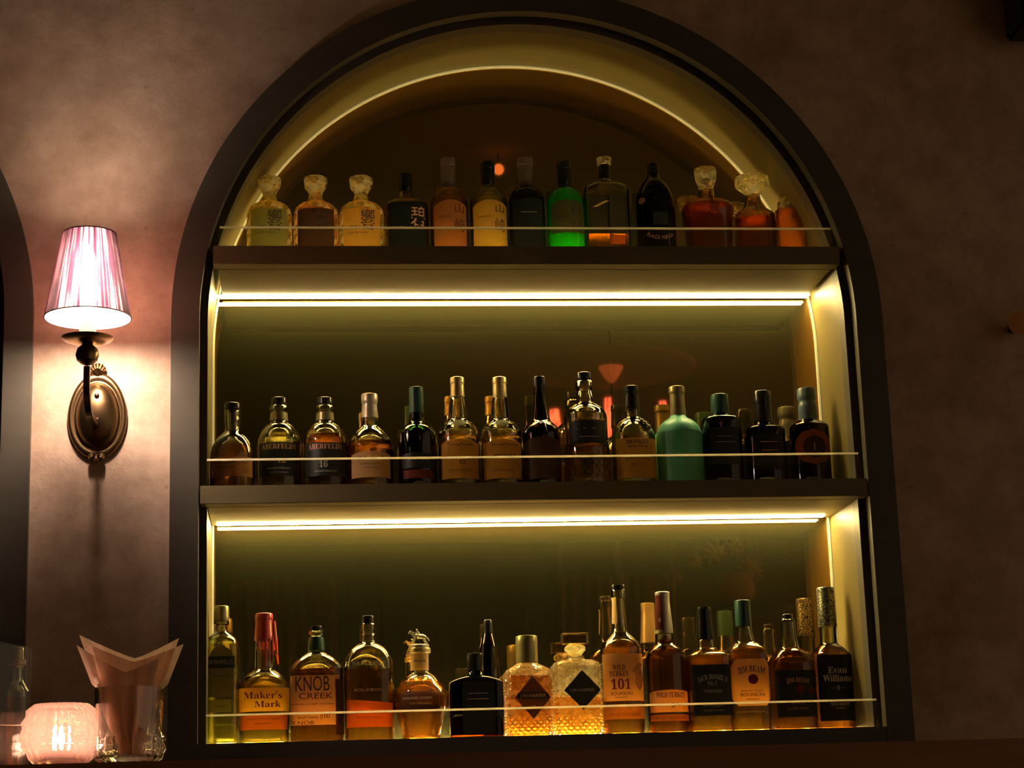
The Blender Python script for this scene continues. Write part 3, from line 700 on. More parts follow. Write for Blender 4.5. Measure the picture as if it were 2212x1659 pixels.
g = N('turquoise_coating'); lw = g.n('ShaderNodeBsdfPrincipled', Base__Color=(.10, .42, .27, 1), Roughness=.42); tl = g.n('ShaderNodeBsdfTranslucent', Color=(.12, .45, .22, 1))
TURQ = g.end(g.n('ShaderNodeMixShader', i0=.25, i1=lw.outputs[0], i2=tl.outputs[0]).outputs[0])
bottle(2, 1470, 'opaque matt turquoise whisky bottle',
  [(896,16),(903,19.5),(910,31),(921,42.5),(934,48.5),(948,50),(1041,49.5)], TURQ, None, 1, 2,
  caps=[('neck_capsule', CAPO, [(836,14.5),(837,17.4),(850,17.6),(853,16),(880,16.4),(898,17.4)])], punt=False, group=G2)
bottle(2, 1562, 'squat dark green bottle with broad flat shoulders and wide dark cap',
  [(894,19),(899,27),(903,35),(908,41),(922,42.5),(1041,42)], DGREEN, None, .9, 3,
  caps=[('cap', CAPG, [(853,17),(854,18.6),(893,20),(896,19.5)])],
  labels=[(1530,930,1594,1010,PBLK)], texts=[('———',1562,950,34,1,I_GREY),('———',1562,962,40,1,I_GREY)], punt=False, group=G2)
bottle(2, 1655, 'dark brown bottle with straight black cap, between the green squat one and the ring-labelled one',
  [(914,19),(921,28),(925,37),(933,43),(1041,43)], DBROWN, (L_DARK, 940), .9, 3,
  caps=[('cap', CAPK, [(846,17.5),(847,19.2),(872,19.6),(874,18.4),(914,20)])],
  labels=[(1622,945,1688,1020,PBLK)], texts=[('———',1655,962,40,1.2,I_PINK),('———',1655,980,34,1.2,I_PINK)], group=G2)
b = bottle(2, 1752, 'dark bottle with bulging blue-grey cap and orange ring label, rightmost on the middle shelf',
  [(907,20),(913,29),(919,38),(928,42),(1041,42)], DBROWN, (L_DARK, 930), .9, 2.6,
  caps=[('cap', CAPB, [(840,18),(842,20.6),(859,21),(868,17.8),(880,20.6),(894,20.4),(908,21.4)])],
  labels=[(1714,934,1790,1010,PORNG,'ellipse'),(1728,948,1777,996,PBRN,'ellipse','label_centre',.0012)], texts=[('I',1752,972,3,16,I_GREY,0,1,.002)], group=G2)

# ------------------------------------------------------------------ top row
HIBP = [(423,14),(428,16.6),(436,17),(440,24),(446,36),(454,44),(464,47.5),(476,48.5),(545,48.5)]
STP = [('stopper', CUTG, [(384.6,20),(385.6,24.5),(391,25.5),(397,25.2),(398.5,24)]), ('stopper_shank', CUTG, [(399,24),(405,23.5),(413,18),(421,14.5),(425,13)])]
for cx, pm, lm, ink, l1 in ((582, PGRN, L_PALE, I_DK, 'faceted round bottle with pale green label, leftmost on the top shelf'),
        (682.5, PBRN, L_AMB, I_DK, 'faceted round bottle with brown label and glass stopper'),
        (781, PYEL, L_PALE, I_DK, 'faceted round bottle with yellow label, beside the squat dark bottle')):
    bottle(1, cx, l1, HIBP, CUTG, (lm, 458), 1, 2.4, caps=STP,
      labels=[(cx-39,464,cx+38,556,pm)],
      texts=[('響',cx+12,489,30,46,ink),('HIBIKI',cx-20,505,30,7,ink),('SUNTORY WHISKY',cx-8,517,44,4,ink)], group=G1, Y=.155)
bottle(1, 878, 'squat dark-labelled bottle with copper brush lettering and dark stopper',
  [(415,12),(418,15),(430,16),(434,28),(440,41),(449,47),(468,48),(545,48)], AMBG, (L_DARK, 452), .9, 2.6, Y=.155,
  caps=[('stopper', CAPK, [(377,10),(378,13),(408,14),(417,12)])],
  labels=[(838,449,919,556,PBLK)], texts=[('碧',901,480,32,44,I_PINK),('AO',862,505,14,7,I_PINK)], group=G1)
DOM = [(399,12),(407,14.5),(411,24),(419,32),(431,38),(446,41),(545,41)]
CP5 = [('cap', mat('brown_cap', (.16, .10, .07), .35), [(343,14),(344,16),(361,16.4),(362,15)]), ('neck_foil', mat('brown_neck_foil', (.12, .08, .05), .35), [(363,16),(380,16),(396,14.5),(402,13)])]
CP6 = [('cap', CAPK, [(352,14),(353,15.5),(368,15.5),(369,14.5)]), ('neck_foil', CAPK, [(370,15),(396,14.5),(402,13)])]
bottle(1, 971, 'dome-shouldered bottle of orange whisky with brown label and brown neck',
  DOM, CLEAR, (L_AMB, 412), 1, 2, Y=.155, caps=CP5, labels=[(936,444,1006,556,PTAN,'curvetop')],
  texts=[('山',990,462,21,18,I_DK),('崎',990,498,24,28,I_DK),('YAMAZAKI',958,480,30,4,I_DK)], group=G1)
bottle(1, 1057, 'dome-shouldered bottle of pale whisky with olive label and black neck',
  DOM, CLEAR, (L_PALE, 412), 1, 2, Y=.155, caps=CP6, labels=[(1021,444,1093,556,PYEL,'curvetop')],
  texts=[('山',1077,462,21,18,I_DK),('崎',1077,498,24,28,I_DK),('YAMAZAKI',1044,480,30,4,I_DK)], group=G1)
bottle(1, 1139, 'near-black bottle with brown cap, left of the green bottle',
  [(401,14),(407,18),(413,28),(420,34),(430,38),(445,39),(545,39)], DGREEN, None, 1, 2.3, Y=.155,
  caps=[('cap', MT['brown_cap'], [(343,15),(344,17.6),(360,17.8),(361,16)]), ('neck_foil', MT['brown_neck_foil'], [(362,16),(400,15.5),(403,14.6)])],
  labels=[(1106,440,1171,556,PBLK)], texts=[('———',1139,470,34,1,I_GREY)], punt=False, group=G1)
bottle(1, 1223, 'vivid green dome-shouldered bottle with olive label',
  DOM, VGREEN, (L_GREEN, 412), 1, 2, Y=.155, caps=CP6, labels=[(1188,444,1259,514,POLIVE,'curvetop')],
  texts=[('白',1240,464,20,24,I_DK),('州',1240,500,24,26,I_DK),('HAKUSHU',1212,480,30,4,I_DK)], group=G1)
b = bottle(1, 1311, 'clear straight-sided flask with faceted shoulders and clear knob stopper',
  [(388,13.5),(395,20),(401,34),(408,45),(414,48.5),(545,48.5)], CLEAR, (L_AMB, 512), .55, 6, Y=.155, sub=2,
  caps=[('stopper', CUTG, [(341,13),(342.5,16),(350,16.3),(357,15)]),('cork', CAPK, [(358,12.2),(389,12.8)])],
  labels=[(1274,430,1347,505,mat('smoky_clear_label', (.10, .08, .05), .4, trans=.4)),(1312,513,1345,535,PORNG,'slant','lower_label')], texts=[('/',1296,449,38,14,I_GOLD,0,0)], group=G1)
b = bottle(1, 1417, 'black rounded bottle with curved copper lettering near its foot',
  [(378,13),(388,18),(400,28),(418,38),(440,42.5),(545,43)], BLACKG, None, 1, 2.2, Y=.155,
  caps=[('cap', CAPK, [(355,11),(356,12.5),(378,13.5)])],
  labels=[(1378,436,1390,450,I_DIM,'ellipse','emblem'),(1404,470,1436,498,PBLK)], texts=[('BLACK NIKKA',1419,526,62,8,I_DIM,-45,None,.0009)], punt=False, group=G1)
b = bottle(1, 1530, 'amber decanter with flared glass stopper and a ribbon seal at its neck',
  [(411,14),(414,16.5),(429,18),(434,28),(440,44),(448,53),(458,56),(478,52),(545,49)], AMBG, (L_DARK, 446), .75, 3, Y=.155,
  caps=[('stopper', CUTG, [(365,20),(366,23.5),(370,24.5),(383,23.5),(400,18.5),(410,15)])],
  labels=[(1525,452,1548,475,PRED,'ellipse','seal',.002)], group=G1)
_r, _S, _M, _zf, _ = b
bm = bmesh.new(); tube([_S.map(3*_M, _zf(y)-Z1T, .0015) for y in (415, 428, 440, 452)], .003, 8, bm, flat=(.001, .008)); obj('ribbon', bm, CAPK, _r)
bottle(1, 1630, 'low decanter with an oversized clear round stopper, towards the right end of the top shelf',
  [(422,15),(440,19),(452,26),(461,36),(470,42),(545,42)], AMBG, (L_DARK, 476), .9, 3, Y=.155,
  caps=[('stopper', CUTG, [(383,30),(384.5,35.5),(393,37.5),(403,36),(410,28),(420,17),(424,14)])], group=G1)
bottle(1, 1706, 'small amber decanter under the arch, rightmost on the top shelf',
  [(455,27),(458,31),(463,32),(545,32)], AMBG, (L_AMB, 460), .9, 5, Y=.15,
  caps=[('stopper', CUTG, [(428,10),(430,17),(438,24),(450,25),(455,20)], .8, 5)], group=G1)

# ------------------------------------------------------------------ wall sconce
YL_ = -.19
def sconce():
    px = .0
    A = at(189, 737, YL_); X = A.x; mm_ = mpp(189, 700, YL_)
    z = lambda y: at(189, y, YL_).z
    pc = at(219, 897, -.01); pz = pc.z; px = X+.004
    t = thing('wall_sconce', (px, 0, pz), 'brass wall sconce with a glowing plum pleated shade, left of the big arch', 'wall lamp')
    L = Vector((px, 0, pz))
    def O(name, bm, m, **k):
        bmesh.ops.translate(bm, vec=-L, verts=bm.verts); bmesh.ops.recalc_face_normals(bm, faces=bm.faces); return obj(name, bm, m, t, **k)
    # back plate: stepped oval dish
    M0 = mpp(218, 897, 0); a, b = 63*M0, 95*M0
    rings = []
    for s, y in ((1.0, -.0005), (1.0, -.006), (.955, -.010), (.86, -.0105), (.82, -.0085), (.77, -.0085), (.74, -.012), (.68, -.019), (.55, -.027), (.38, -.033), (.2, -.036), (.06, -.037)):
        rings.append([(px+a*s*math.cos(q)*(1-.05*math.sin(q)), y, pz+b*s*math.sin(q)) for q in [2*PI*i/64 for i in range(64)]])
    O('back_plate', loft(rings), BRASSD, sharp=60)
    bm = bmesh.new()
    for k in range(-2, 3):
        an = k*.42; base = Vector((px, -.012, pz+b*.93)); tip = base+Vector((math.sin(an)*.021, 0, math.cos(an)*.027))
        tube([base, base.lerp(tip, .5)+Vector((0, -.004, 0)), tip.lerp(base, .12), tip], [.0018, .0050, .0052, .0015], 10, bm)
    O('palmette', bm, BRASS)
    bm = bmesh.new()
    for k in (-1, 0, 1):
        base = Vector((px+k*.012, -.010, pz-b*.93)); tip = Vector((px+k*.007, -.008, pz-b*(1.10 if k == 0 else 1.03)))
        tube([base, base.lerp(tip, .5)+Vector((0, -.005, 0)), tip], [.006, .0085, .002], 10, bm)
    O('lower_finial', bm, BRASSD)
    bm = bmesh.new()
    for zz in (pz+b*.40, pz-b*.22): bmesh.ops.create_uvsphere(bm, u_segments=14, v_segments=8, radius=.0055, matrix=Matrix.Translation((px+.001, -.034 if zz > pz else -.036, zz)))
    O('screw', bm, BRASS)
    za = z(872); zt = z(792)
    pts = [(px, -.03, za+.002), (px, -.07, za-.012), (px, -.12, za-.014)]
    for i in range(7):
        q = PI/2*i/6; pts.append((px+(X-px)*i/6, -.15-.04*math.sin(q), za+.028-.042*math.cos(q)))
    pts.append((X, YL_, zt))
    O('arm', tube(pts, .005, flat=(.0125, .0125)), BRASSD, smooth=False)
    O('ball', lathe([(.002, z(790)), (.011, z(787)), (.0205, z(779)), (.0235, z(767)), (.0205, z(754)), (.012, z(746)), (.009, z(742))], 32, cx=X, cy=YL_), BRASSD)
    O('drip_dish', lathe([(.008, z(744)), (.020, z(743)), (.036, z(740)), (.048, z(735)), (.0525, z(730)), (.0505, z(730)), (.046, z(733)), (.03, z(737)), (.004, z(739))], 48, cx=X, cy=YL_), BRASS)
    O('candle_sleeve', lathe([(.0165, z(738)), (.0175, z(736)), (.0170, z(722)), (.0165, z(690)), (.012, z(689))], 24, cx=X, cy=YL_), CANDLEM)
    bb = [(.007, z(689)), (.011, z(683)), (.0165, z(665)), (.0185, z(625)), (.0175, z(580)), (.013, z(556)), (.007, z(536)), (.002, z(528))]
    O('bulb', lathe(bb, 24, cx=X, cy=YL_), mat('sconce_bulb', (1, 1, 1), .5, emit=BULB, es=BULB_S))
    # shade
    g = N('plum_pleated_silk'); tc = g.n('ShaderNodeTexCoord')
    sx = g.n('ShaderNodeSeparateXYZ', Vector=tc.outputs['Object'])
    ax = g.n('ShaderNodeMath', _operation='SUBTRACT', i0=sx.outputs[0], i1=X-px); ay = g.n('ShaderNodeMath', _operation='SUBTRACT', i0=sx.outputs[1], i1=YL_)
    at2 = g.n('ShaderNodeMath', _operation='ARCTAN2', i0=ax.outputs[0], i1=g.n('ShaderNodeMath', _operation='MULTIPLY', i0=ay.outputs[0], i1=-1.0).outputs[0])
    def stn(fa, fz, off, det):
        v = g.n('ShaderNodeCombineXYZ', X=g.n('ShaderNodeMath', _operation='MULTIPLY', i0=at2.outputs[0], i1=fa).outputs[0], Y=g.n('ShaderNodeMath', _operation='MULTIPLY', i0=sx.outputs[2], i1=fz).outputs[0], Z=off)
        return g.n('ShaderNodeTexNoise', Vector=v.outputs[0], Scale=1.0, Detail=det)
    nz = stn(20, 2.0, 3.3, 3.0); n2 = stn(5.0, 6.0, 1.2, 1.0)
    ad = g.n('ShaderNodeMath', _operation='ADD', i0=nz.outputs[0], i1=n2.outputs[0])
    r = g.n('ShaderNodeValToRGB', Fac=g.n('ShaderNodeMath', _operation='MULTIPLY', i0=ad.outputs[0], i1=.5).outputs[0])
    r.color_ramp.elements[0].position = .40; r.color_ramp.elements[0].color = (.018, .004, .012, 1)
    r.color_ramp.elements[1].position = .60; r.color_ramp.elements[1].color = (.30, .19, .175, 1)
    e = r.color_ramp.elements.new(.49); e.color = (.035, .012, .026, 1)
    lw = g.n('ShaderNodeLayerWeight', Blend=.5)
    dk = g.n('ShaderNodeMix', _data_type='RGBA', _blend_type='MULTIPLY', i0=g.n('ShaderNodeMapRange', i0=lw.outputs['Facing'], i1=.06, i2=.55).outputs[0])
    g.link(r.outputs[0], dk.inputs[6]); dk.inputs[7].default_value = (.07, .035, .06, 1)
    tl = g.n('ShaderNodeBsdfTranslucent', Color=dk.outputs[2])
    df = g.n('ShaderNodeBsdfPrincipled', Base__Color=(.10, .03, .07, 1), Roughness=.45)
    m1 = g.n('ShaderNodeMixShader', i0=.22, i1=tl.outputs[0], i2=df.outputs[0])
    mr = g.n('ShaderNodeMix', _data_type='RGBA', i0=.035); g.link(dk.outputs[2], mr.inputs[6]); mr.inputs[7].default_value = (1, .93, .82, 1)
    tp = g.n('ShaderNodeBsdfTransparent', Color=mr.outputs[2])
    m2 = g.n('ShaderNodeMixShader', i0=.20, i1=m1.outputs[0], i2=tp.outputs[0]); SH = g.end(m2.outputs[0])
    rt, rb, zt_, zb_ = .0535, .0868, z(505), z(688); n = 120
    def sr(f, off): return [(X+(rb+(rt-rb)*f+off+.0004*(i % 2))*math.cos(2*PI*i/n), YL_+(rb+(rt-rb)*f+off+.0004*(i % 2))*math.sin(2*PI*i/n), zb_+(zt_-zb_)*f) for i in range(n)]
    sh = O('lamp_shade', loft([sr(k/12, 0) for k in range(13)], cap0=False, cap1=False), SH, sharp=60)
    sh['label'] = 'plum pleated silk shade lit from inside'
    TRIM = mat('plum_trim', (.12, .04, .06), .6)
    for f0, f1, nm in ((0, .012, 'shade_trim'), (.985, 1.0, 'shade_trim')):
        bm = loft([sr(f0, .0006), sr(f1, .0006), sr(f1, -.0012), sr(f0, -.0012)], cap0=False, cap1=False)
        bmesh.ops.translate(bm, vec=-L, verts=bm.verts); bmesh.ops.recalc_face_normals(bm, faces=bm.faces); obj(nm, bm, TRIM, sh)
    # white inner liner
    gl = N('shade_liner'); d1 = gl.n('ShaderNodeBsdfDiffuse', Color=(.95, .88, .82, 1)); t1 = gl.n('ShaderNodeBsdfTranslucent', Color=(.9, .8, .75, 1))
    tp1 = gl.n('ShaderNodeBsdfTransparent', Color=(1, .95, .9, 1))
    LN = gl.end(gl.n('ShaderNodeMixShader', i0=.55, i1=gl.n('ShaderNodeMixShader', i0=.5, i1=d1.outputs[0], i2=t1.outputs[0]).outputs[0], i2=tp1.outputs[0]).outputs[0])
    ln = O('shade_liner', loft([sr(k/6, -.002) for k in range(7)], cap0=False, cap1=False), LN, sharp=60)
    ln['label'] = 'bright white inside of the shade'
    ws = bmesh.new()
    for k in range(3):
        q = 2*PI*k/3+.4; tube([(X, YL_, z(640)), (X+rt*.95*math.cos(q), YL_+rt*.95*math.sin(q), z(510))], .0009, 6, ws)
    O('shade_carrier', ws, BRASS)
    return t
sconce()

# ------------------------------------------------------------------ bar counter in front and the things on it
CY0, CY1 = -1.73, -1.15
t = thing('bar_counter', (0, (CY0+CY1)/2, 0), 'long reddish brown wooden bar counter along the bottom of the view', 'counter')
def loc2(bm, t): bmesh.ops.translate(bm, vec=-t.location, verts=bm.verts); return bm
obj('counter_top', loc2(BX(-3.2, 3.0, CY0, CY1, CT-.045, CT, bev=.004), t), COUNTERW, t, False)
obj('counter_body', loc2(BX(-3.15, 2.95, CY0+.12, CY1-.03, .0, CT-.0452), t), wood('dark_counter_panel', (.05, .03, .02), (.08, .045, .03), .5), t, False)

FROST = N('studded_candle_glass'); g = FROST
FROSTM = g.end(g.n('ShaderNodeMixShader', i0=.11, i1=g.n('ShaderNodeMixShader', i0=.22, i1=g.n('ShaderNodeBsdfGlass', Color=(1, .90, .86, 1), IOR=1.45, Roughness=.03).outputs[0],
        i2=g.n('ShaderNodeBsdfTransparent', Color=(1, .92, .88, 1)).outputs[0]).outputs[0],
        i2=g.n('ShaderNodeMixShader', i0=.35, i1=g.n('ShaderNodeBsdfTranslucent', Color=(1, .72, .64, 1)).outputs[0], i2=g.n('ShaderNodeBsdfDiffuse', Color=(.9, .65, .58, 1)).outputs[0]).outputs[0]).outputs[0])
def studded(cx, Y, prof, t_, z0, amp, n, step, lo, hi, thick, base_t):
    """vessel of revolution with a grid of pyramid studs; prof = (pixel y, half width) from the rim down"""
    X = at(cx, 1600, Y).x; M = mpp(cx, 1600, Y); zf = lambda y: at(cx, y, Y).z-z0
    pr = resample([(zf(y), h*M) for y, h in prof][::-1], 8)
    def R(z):
        if z <= pr[0][0]: return pr[0][1]
        for a, b in zip(pr, pr[1:]):
            if a[0] <= z <= b[0]: return a[1]+(b[1]-a[1])*(z-a[0])/max(b[0]-a[0], 1e-9)
        return pr[-1][1]
    H = pr[-1][0]; nz = int((H-.001)/step)*2; outer = []
    for k in range(nz+1):
        z = .0005+(H-.0005)*k/nz; r = R(z); ring = []
        for i in range(n*2):
            a = 2*PI*i/(n*2); up = lo <= z/H <= hi
            ph = ((i+k) % 2 == 0) and (k % 2 == 1)
            rr = r*(1+(amp if (ph and up) else 0)); ring.append((rr*math.cos(a), rr*math.sin(a), z))
        outer.append(ring)
    inner = [[((R(z)-thick)*math.cos(2*PI*i/(n*2)), (R(z)-thick)*math.sin(2*PI*i/(n*2)), z) for i in range(n*2)] for z in [H-.0003-(H-.0003-base_t)*k/20 for k in range(21)]]
    return X, M, loft(outer+inner), R, H, zf
Yc = -1.675
X, M, bm, R_, H_, zf = studded(132, Yc, [(1522,60),(1526,66),(1545,75),(1570,82),(1592,84),(1612,81),(1632,70),(1648,58),(1657,52)], None, CT, .07, 22, .0125, .08, .97, .004, .008)
t = thing('candle_holder', (X, Yc, CT), 'round studded glass candle holder glowing pink from its tealight', 'candle holder')
obj('glass_globe', bm, FROSTM, t, True, 15)
tl = obj('tealight', lathe([(.0175, .0085), (.019, .009), (.019, .0215), (.0182, .022), (.0175, .020), (.001, .0195)], 30), mat('tealight_wax', (.95, .80, .72), .4), t)
obj('wick', lathe([(.0006, .0190), (.0006, .0255)], 6), BLACKM, tl)
obj('flame', lathe([(.001, .0235), (.0038, .027), (.0046, .031), (.0032, .038), (.0004, .047)], 14), mat('flame', (1, 1, 1), .5, emit=(1.0, .62, .44), es=230.0), tl)['label'] = 'bright candle flame'

Yg = -1.665
X, M, bm, R_, H_, zf = studded(278, Yg, [(1487,74),(1495,74),(1530,72.5),(1565,70.5),(1582,73),(1597,76),(1620,76.5),(1636,72),(1650,58),(1654,54)], None, CT, .06, 18, .011, .04, .36, .0028, .010)
GT = glass_mat('tumbler_glass', (.97, .96, .92), .25)
gt = obj('drinking_glass', bm, GT, None, True, 18); gt.location = (X, Yg, CT)
tag(gt, 'cut-base glass tumbler holding the folded napkins', 'glass')
# napkins: folded sheets fanned inside the tumbler
NAP = paper_mat('paper_napkin', (.95, .78, .66), .42, .8, .05)
def napkin(lp, vp, rp, dy, twist, label):
    """left tip, valley, right tip in pixels; sheet narrows down into the glass"""
    Yn = Yg+dy; bp = (281+twist*6, 1631)
    f = lambda p, y: at(p[0], p[1], y)
    NU, NV = 16, 14; G = []
    for j in range(NV+1):
        v = j/NV; row = []
        for i in range(NU+1):
            u = i/NU*2-1
            if u < 0: tx, ty = vp[0]+(lp[0]-vp[0])*-u, vp[1]+(lp[1]-vp[1])*(-u)**1.15
            else: tx, ty = vp[0]+(rp[0]-vp[0])*u, vp[1]+(rp[1]-vp[1])*u**1.15
            # the rim of the glass pinches the sheet
            wv = v**1.0; x = bp[0]+(tx-bp[0])*(.18+.82*wv) if v < 1 else tx
            y = bp[1]+(ty-bp[1])*wv
            # keep inside the glass below the rim
            if y > 1488:
                lim = 64-(y-1488)*.14; x = max(278-lim, min(278+lim, x))
            Q = f((x, y), Yn+.020*math.cos(u*1.4)*(1-.3*v)-.010+.004*math.sin(u*9+twist*3))
            if y > 1480:
                d = math.hypot(Q.x-X, Q.y-Yg); lim = .0345 if y < 1570 else max(.020, .0345-(y-1570)*.00022)
                if d > lim: Q.x = X+(Q.x-X)*lim/d; Q.y = Yg+(Q.y-Yg)*lim/d
            row.append(Q-Vector((X, Yg, CT)))
        G.append(row)
    bm = bmesh.new(); V = [[bm.verts.new(p) for p in r] for r in G]
    for j in range(NV):
        for i in range(NU): bm.faces.new((V[j][i], V[j][i+1], V[j+1][i+1], V[j+1][i]))
    bmesh.ops.solidify(bm, geom=bm.faces[:], thickness=.0009)
    o = obj('paper_napkin', bm, NAP, None, True, 70); o.location = (X, Yg, CT)
    return tag(o, label, 'napkin', 'folded napkins in the tumbler')
napkin((171,1371), (292,1422), (387,1378), .006, 0, 'folded brown paper napkin at the back of the tumbler, its left tip the highest')
napkin((176,1384), (289,1430), (397,1391), .000, .4, 'middle folded brown paper napkin, its right tip reaching over the arch frame')
napkin((165,1393), (270,1452), (345,1420), -.008, -.5, 'front folded brown paper napkin in the tumbler, leaning left')

# glass screen at the left edge, its reflected bottle and rail built solid
gp = thing('glass_screen', (at(20, 1600, -1.62).x, -1.62, CT), 'upright clear glass screen at the far left, in front of a bottle', 'glass screen')
xr = at(63, 1600, -1.62).x-gp.location.x; zt1 = at(63, 1399, -1.62).z-CT; zt0 = at(-60, 1364, -1.66).z-CT
bm = loft([[(-.075, -.05, .0004), (xr, 0, .0004), (xr, 0, zt1), (-.075, -.05, zt0)], [(-.077, -.046, .0004), (xr-.001, .005, .0004), (xr-.001, .005, zt1), (-.077, -.046, zt0)]])
bmesh.ops.recalc_face_normals(bm, faces=bm.faces)
obj('pane', bm, GUARDG, gp, False)
obj('support_rail', tube([(-.07, -.0505, zf(1556)), (xr-.003, -.0035, zf(1556))], .0008, 8), STEEL, gp)  # rail mirrored in the pane, built as a solid bar
bottle(3, 34, 'small half-empty amber bottle behind the glass screen at the far left',
  [(1444,13),(1470,13.5),(1482,20),(1491,25),(1500,26.5),(1652,26)], CLEAR, (L_AMB, 1507), 1, 2.5, Y=-1.53, base_z=CT, base_y=1560,
  caps=[('stopper', CAPO, [(1399,10),(1401,13),(1424,14),(1426,18),(1436,18),(1438,13),(1444,12.5)])], cat='bottle', name='small_bottle')  # stands in for a niche bottle mirrored in the pane

# ------------------------------------------------------------------ wall speaker and an amber glow blob added at the right edge
a = at(2172, 92, -.02)
t = thing('wall_speaker', (a.x+.09, 0, a.z+.13), 'black box speaker in the top right corner, mounted on the wall', 'speaker')
obj('cabinet', BX(-.09, .09, -.13, -.02, -.13, .13, bev=.008), mat('blue_black_cabinet', (.010, .010, .016), .5), t, False)
obj('grille', BX(-.08, .08, -.1335, -.1305, -.12, .12, bev=.001), mat('grille_cloth', (.008, .008, .012), .9), t, False)
obj('wall_bracket', BX(-.02, .02, -.0198, -.0005, -.03, .03), BLACKM, t, False)
a = at(2206, 697, -.06); rr = 27*mpp(2206, 697, -.06)
t = thing('amber_wall_lamp', (a.x, 0, a.z), 'dim amber glass wall lamp cut off by the right edge', 'wall lamp')
obj('lamp_glass', lathe([(rr*math.sin(PI*k/14)+.0003, -rr*math.cos(PI*k/14)) for k in range(15)], 24, cy=-.06), mat('dim_amber_glass', (.16, .06, .02), .5, emit=(.10, .028, .006), es=.12), t)  # glowing ball added for a dim orange blob of light
obj('wall_mount', BX(-.008, .008, -.06+rr-.003, -.0005, -.008, .008), BLACKM, t, False)  # made-up mount that holds the ball on the wall
# ------------------------------------------------------------------ the far side of the room, seen only in the mirror
def mir(px, py, Y):
    q = at(px, py, YM); d = q-CAM; d.y = -d.y; return q+d*((Y-q.y)/d.y)
struct('wall_front', BX(-4.2, 3.6, -9.2, -9.1, 0, CEIL), wood('brown_panelling', (.10, .055, .03), (.16, .09, .05), .6, (6, 6, 1)), label='brown panelled wall across the room')
CURT = mat('brown_curtain_cloth', (.42, .17, .09), .9); CURT2 = mat('olive_curtain_cloth', (.16, .13, .06), .9)
def curtain(px0, px1, m, label):
    Y = -8.9; x0 = mir(px0, 1300, Y).x; x1 = mir(px1, 1300, Y).x; n = 40
    a = [(x0+(x1-x0)*i/n, Y+.03*math.sin(i*1.25)) for i in range(n+1)]
    bm = bmesh.new(); r = [[bm.verts.new((x, y, z)) for x, y in a] for z in (.02, 2.9)]
    for i in range(n): bm.faces.new((r[0][i], r[0][i+1], r[1][i+1], r[1][i]))
    bmesh.ops.solidify(bm, geom=bm.faces[:], thickness=.006)
    tag(obj('curtain', bm, m), label, 'curtain', 'curtains across the room')
curtain(500, 735, CURT, 'leftmost brown curtain reflected in the mirror, behind the wax-sealed bottle')
curtain(755, 820, CURT2, 'olive curtain reflected between the two left brown curtains')
curtain(828, 870, CURT, 'narrow brown curtain reflected above the globe decanter')
curtain(1082, 1140, CURT, 'narrow brown curtain reflected above the metal-capped decanter')
curtain(1205, 1420, CURT, 'wide brown curtain reflected behind the tallest bourbon bottle')
# flowers in a round vase on a side table
Yv = -6.6; cv = mir(1592, 1275, Yv); sv = (mir(1600, 1275, Yv)-mir(1500, 1275, Yv)).length/100
tb_ = thing('side_table', (cv.x, Yv, 0), 'side table across the room under the flower vase', 'table')
tz = cv.z-36*sv
obj('table_top', lathe([(.30, tz-.03), (.31, tz-.025), (.31, tz-.005), (.30, tz-.0005)], 40), FRAMEW, tb_)
obj('pedestal', lathe([(.2, .0005), (.19, .03), (.04, .06), (.03, tz*.5), (.04, tz-.0305)], 24), FRAMEW, tb_)
VASE = mat('blush_vase', (.60, .32, .20), .4); PET = mat('dusty_petals', (.62, .42, .22), .8); LEAF = mat('dull_leaves', (.12, .12, .03), .8)
vv = tag(obj('flower_vase', lathe([(14*sv, 0), (26*sv, 6*sv), (38*sv, 30*sv), (36*sv, 52*sv), (24*sv, 68*sv), (15*sv, 74*sv), (14*sv, 74*sv), (13*sv, 70*sv), (2*sv, 66*sv)], 40), VASE), 'round blush vase of flowers reflected above the green-capped bottle', 'vase'); vv.location = (cv.x, Yv, tz)
def flower(px, py, r, label, petals=9, m=PET):
    c = mir(px, py, Yv+random.uniform(-.06, .06)); R = r*sv; bm = bmesh.new()
    for ring, (rr, zz, nn) in enumerate(((1, 0, petals), (.62, .25, petals-2), (.3, .42, 5))):
        for k in range(nn):
            a = 2*PI*k/nn+ring*.4; d = Vector((math.cos(a), -.2, math.sin(a))).normalized()
            bmesh.ops.create_uvsphere(bm, u_segments=8, v_segments=6, radius=1, matrix=Matrix.Translation(d*R*rr*.6+Vector((0, R*zz, 0))) @ d.to_track_quat('Z', 'Y').to_matrix().to_4x4() @ Matrix.Diagonal((R*.28, R*.12, R*.42, 1)))
    t = thing('flower', c, label, 'flower', 'flowers in the reflected vase')
    obj('petals', bm, m, t)
    b = Vector((cv.x, Yv, tz+66*sv))-c; obj('stem', tube([(0, -.01, 0), b*.5+Vector((0, 0, .01)), b], .003, 6), LEAF, t)
flower(1622, 1232, 30, 'jagged pale flower at the right of the reflected bouquet', 11)
flower(1545, 1195, 30, 'broad pale flower at the top of the reflected bouquet')
flower(1452, 1248, 24, 'pale flower hanging lowest at the left of the reflected bouquet')
flower(1590, 1180, 22, 'small pale flower at the upper right of the reflected bouquet')
flower(1500, 1215, 20, 'small pale flower left of the middle of the reflected bouquet')
bm = bmesh.new()
for i in range(26):
    p = mir(random.uniform(1425, 1635), random.uniform(1160, 1250), Yv-.07)-vv.location
    bmesh.ops.create_uvsphere(bm, u_segments=8, v_segments=5, radius=1, matrix=Matrix.Translation(p) @ Matrix.Rotation(random.uniform(0, 3), 4, 'Y') @ Matrix.Diagonal((13*sv, .004, 5*sv, 1)))
    b = Vector((0, 0, 70*sv)); tube([p, p.lerp(b, .5)+Vector((0, 0, .02)), b], .002, 6, bm)
obj('foliage', bm, LEAF, vv)
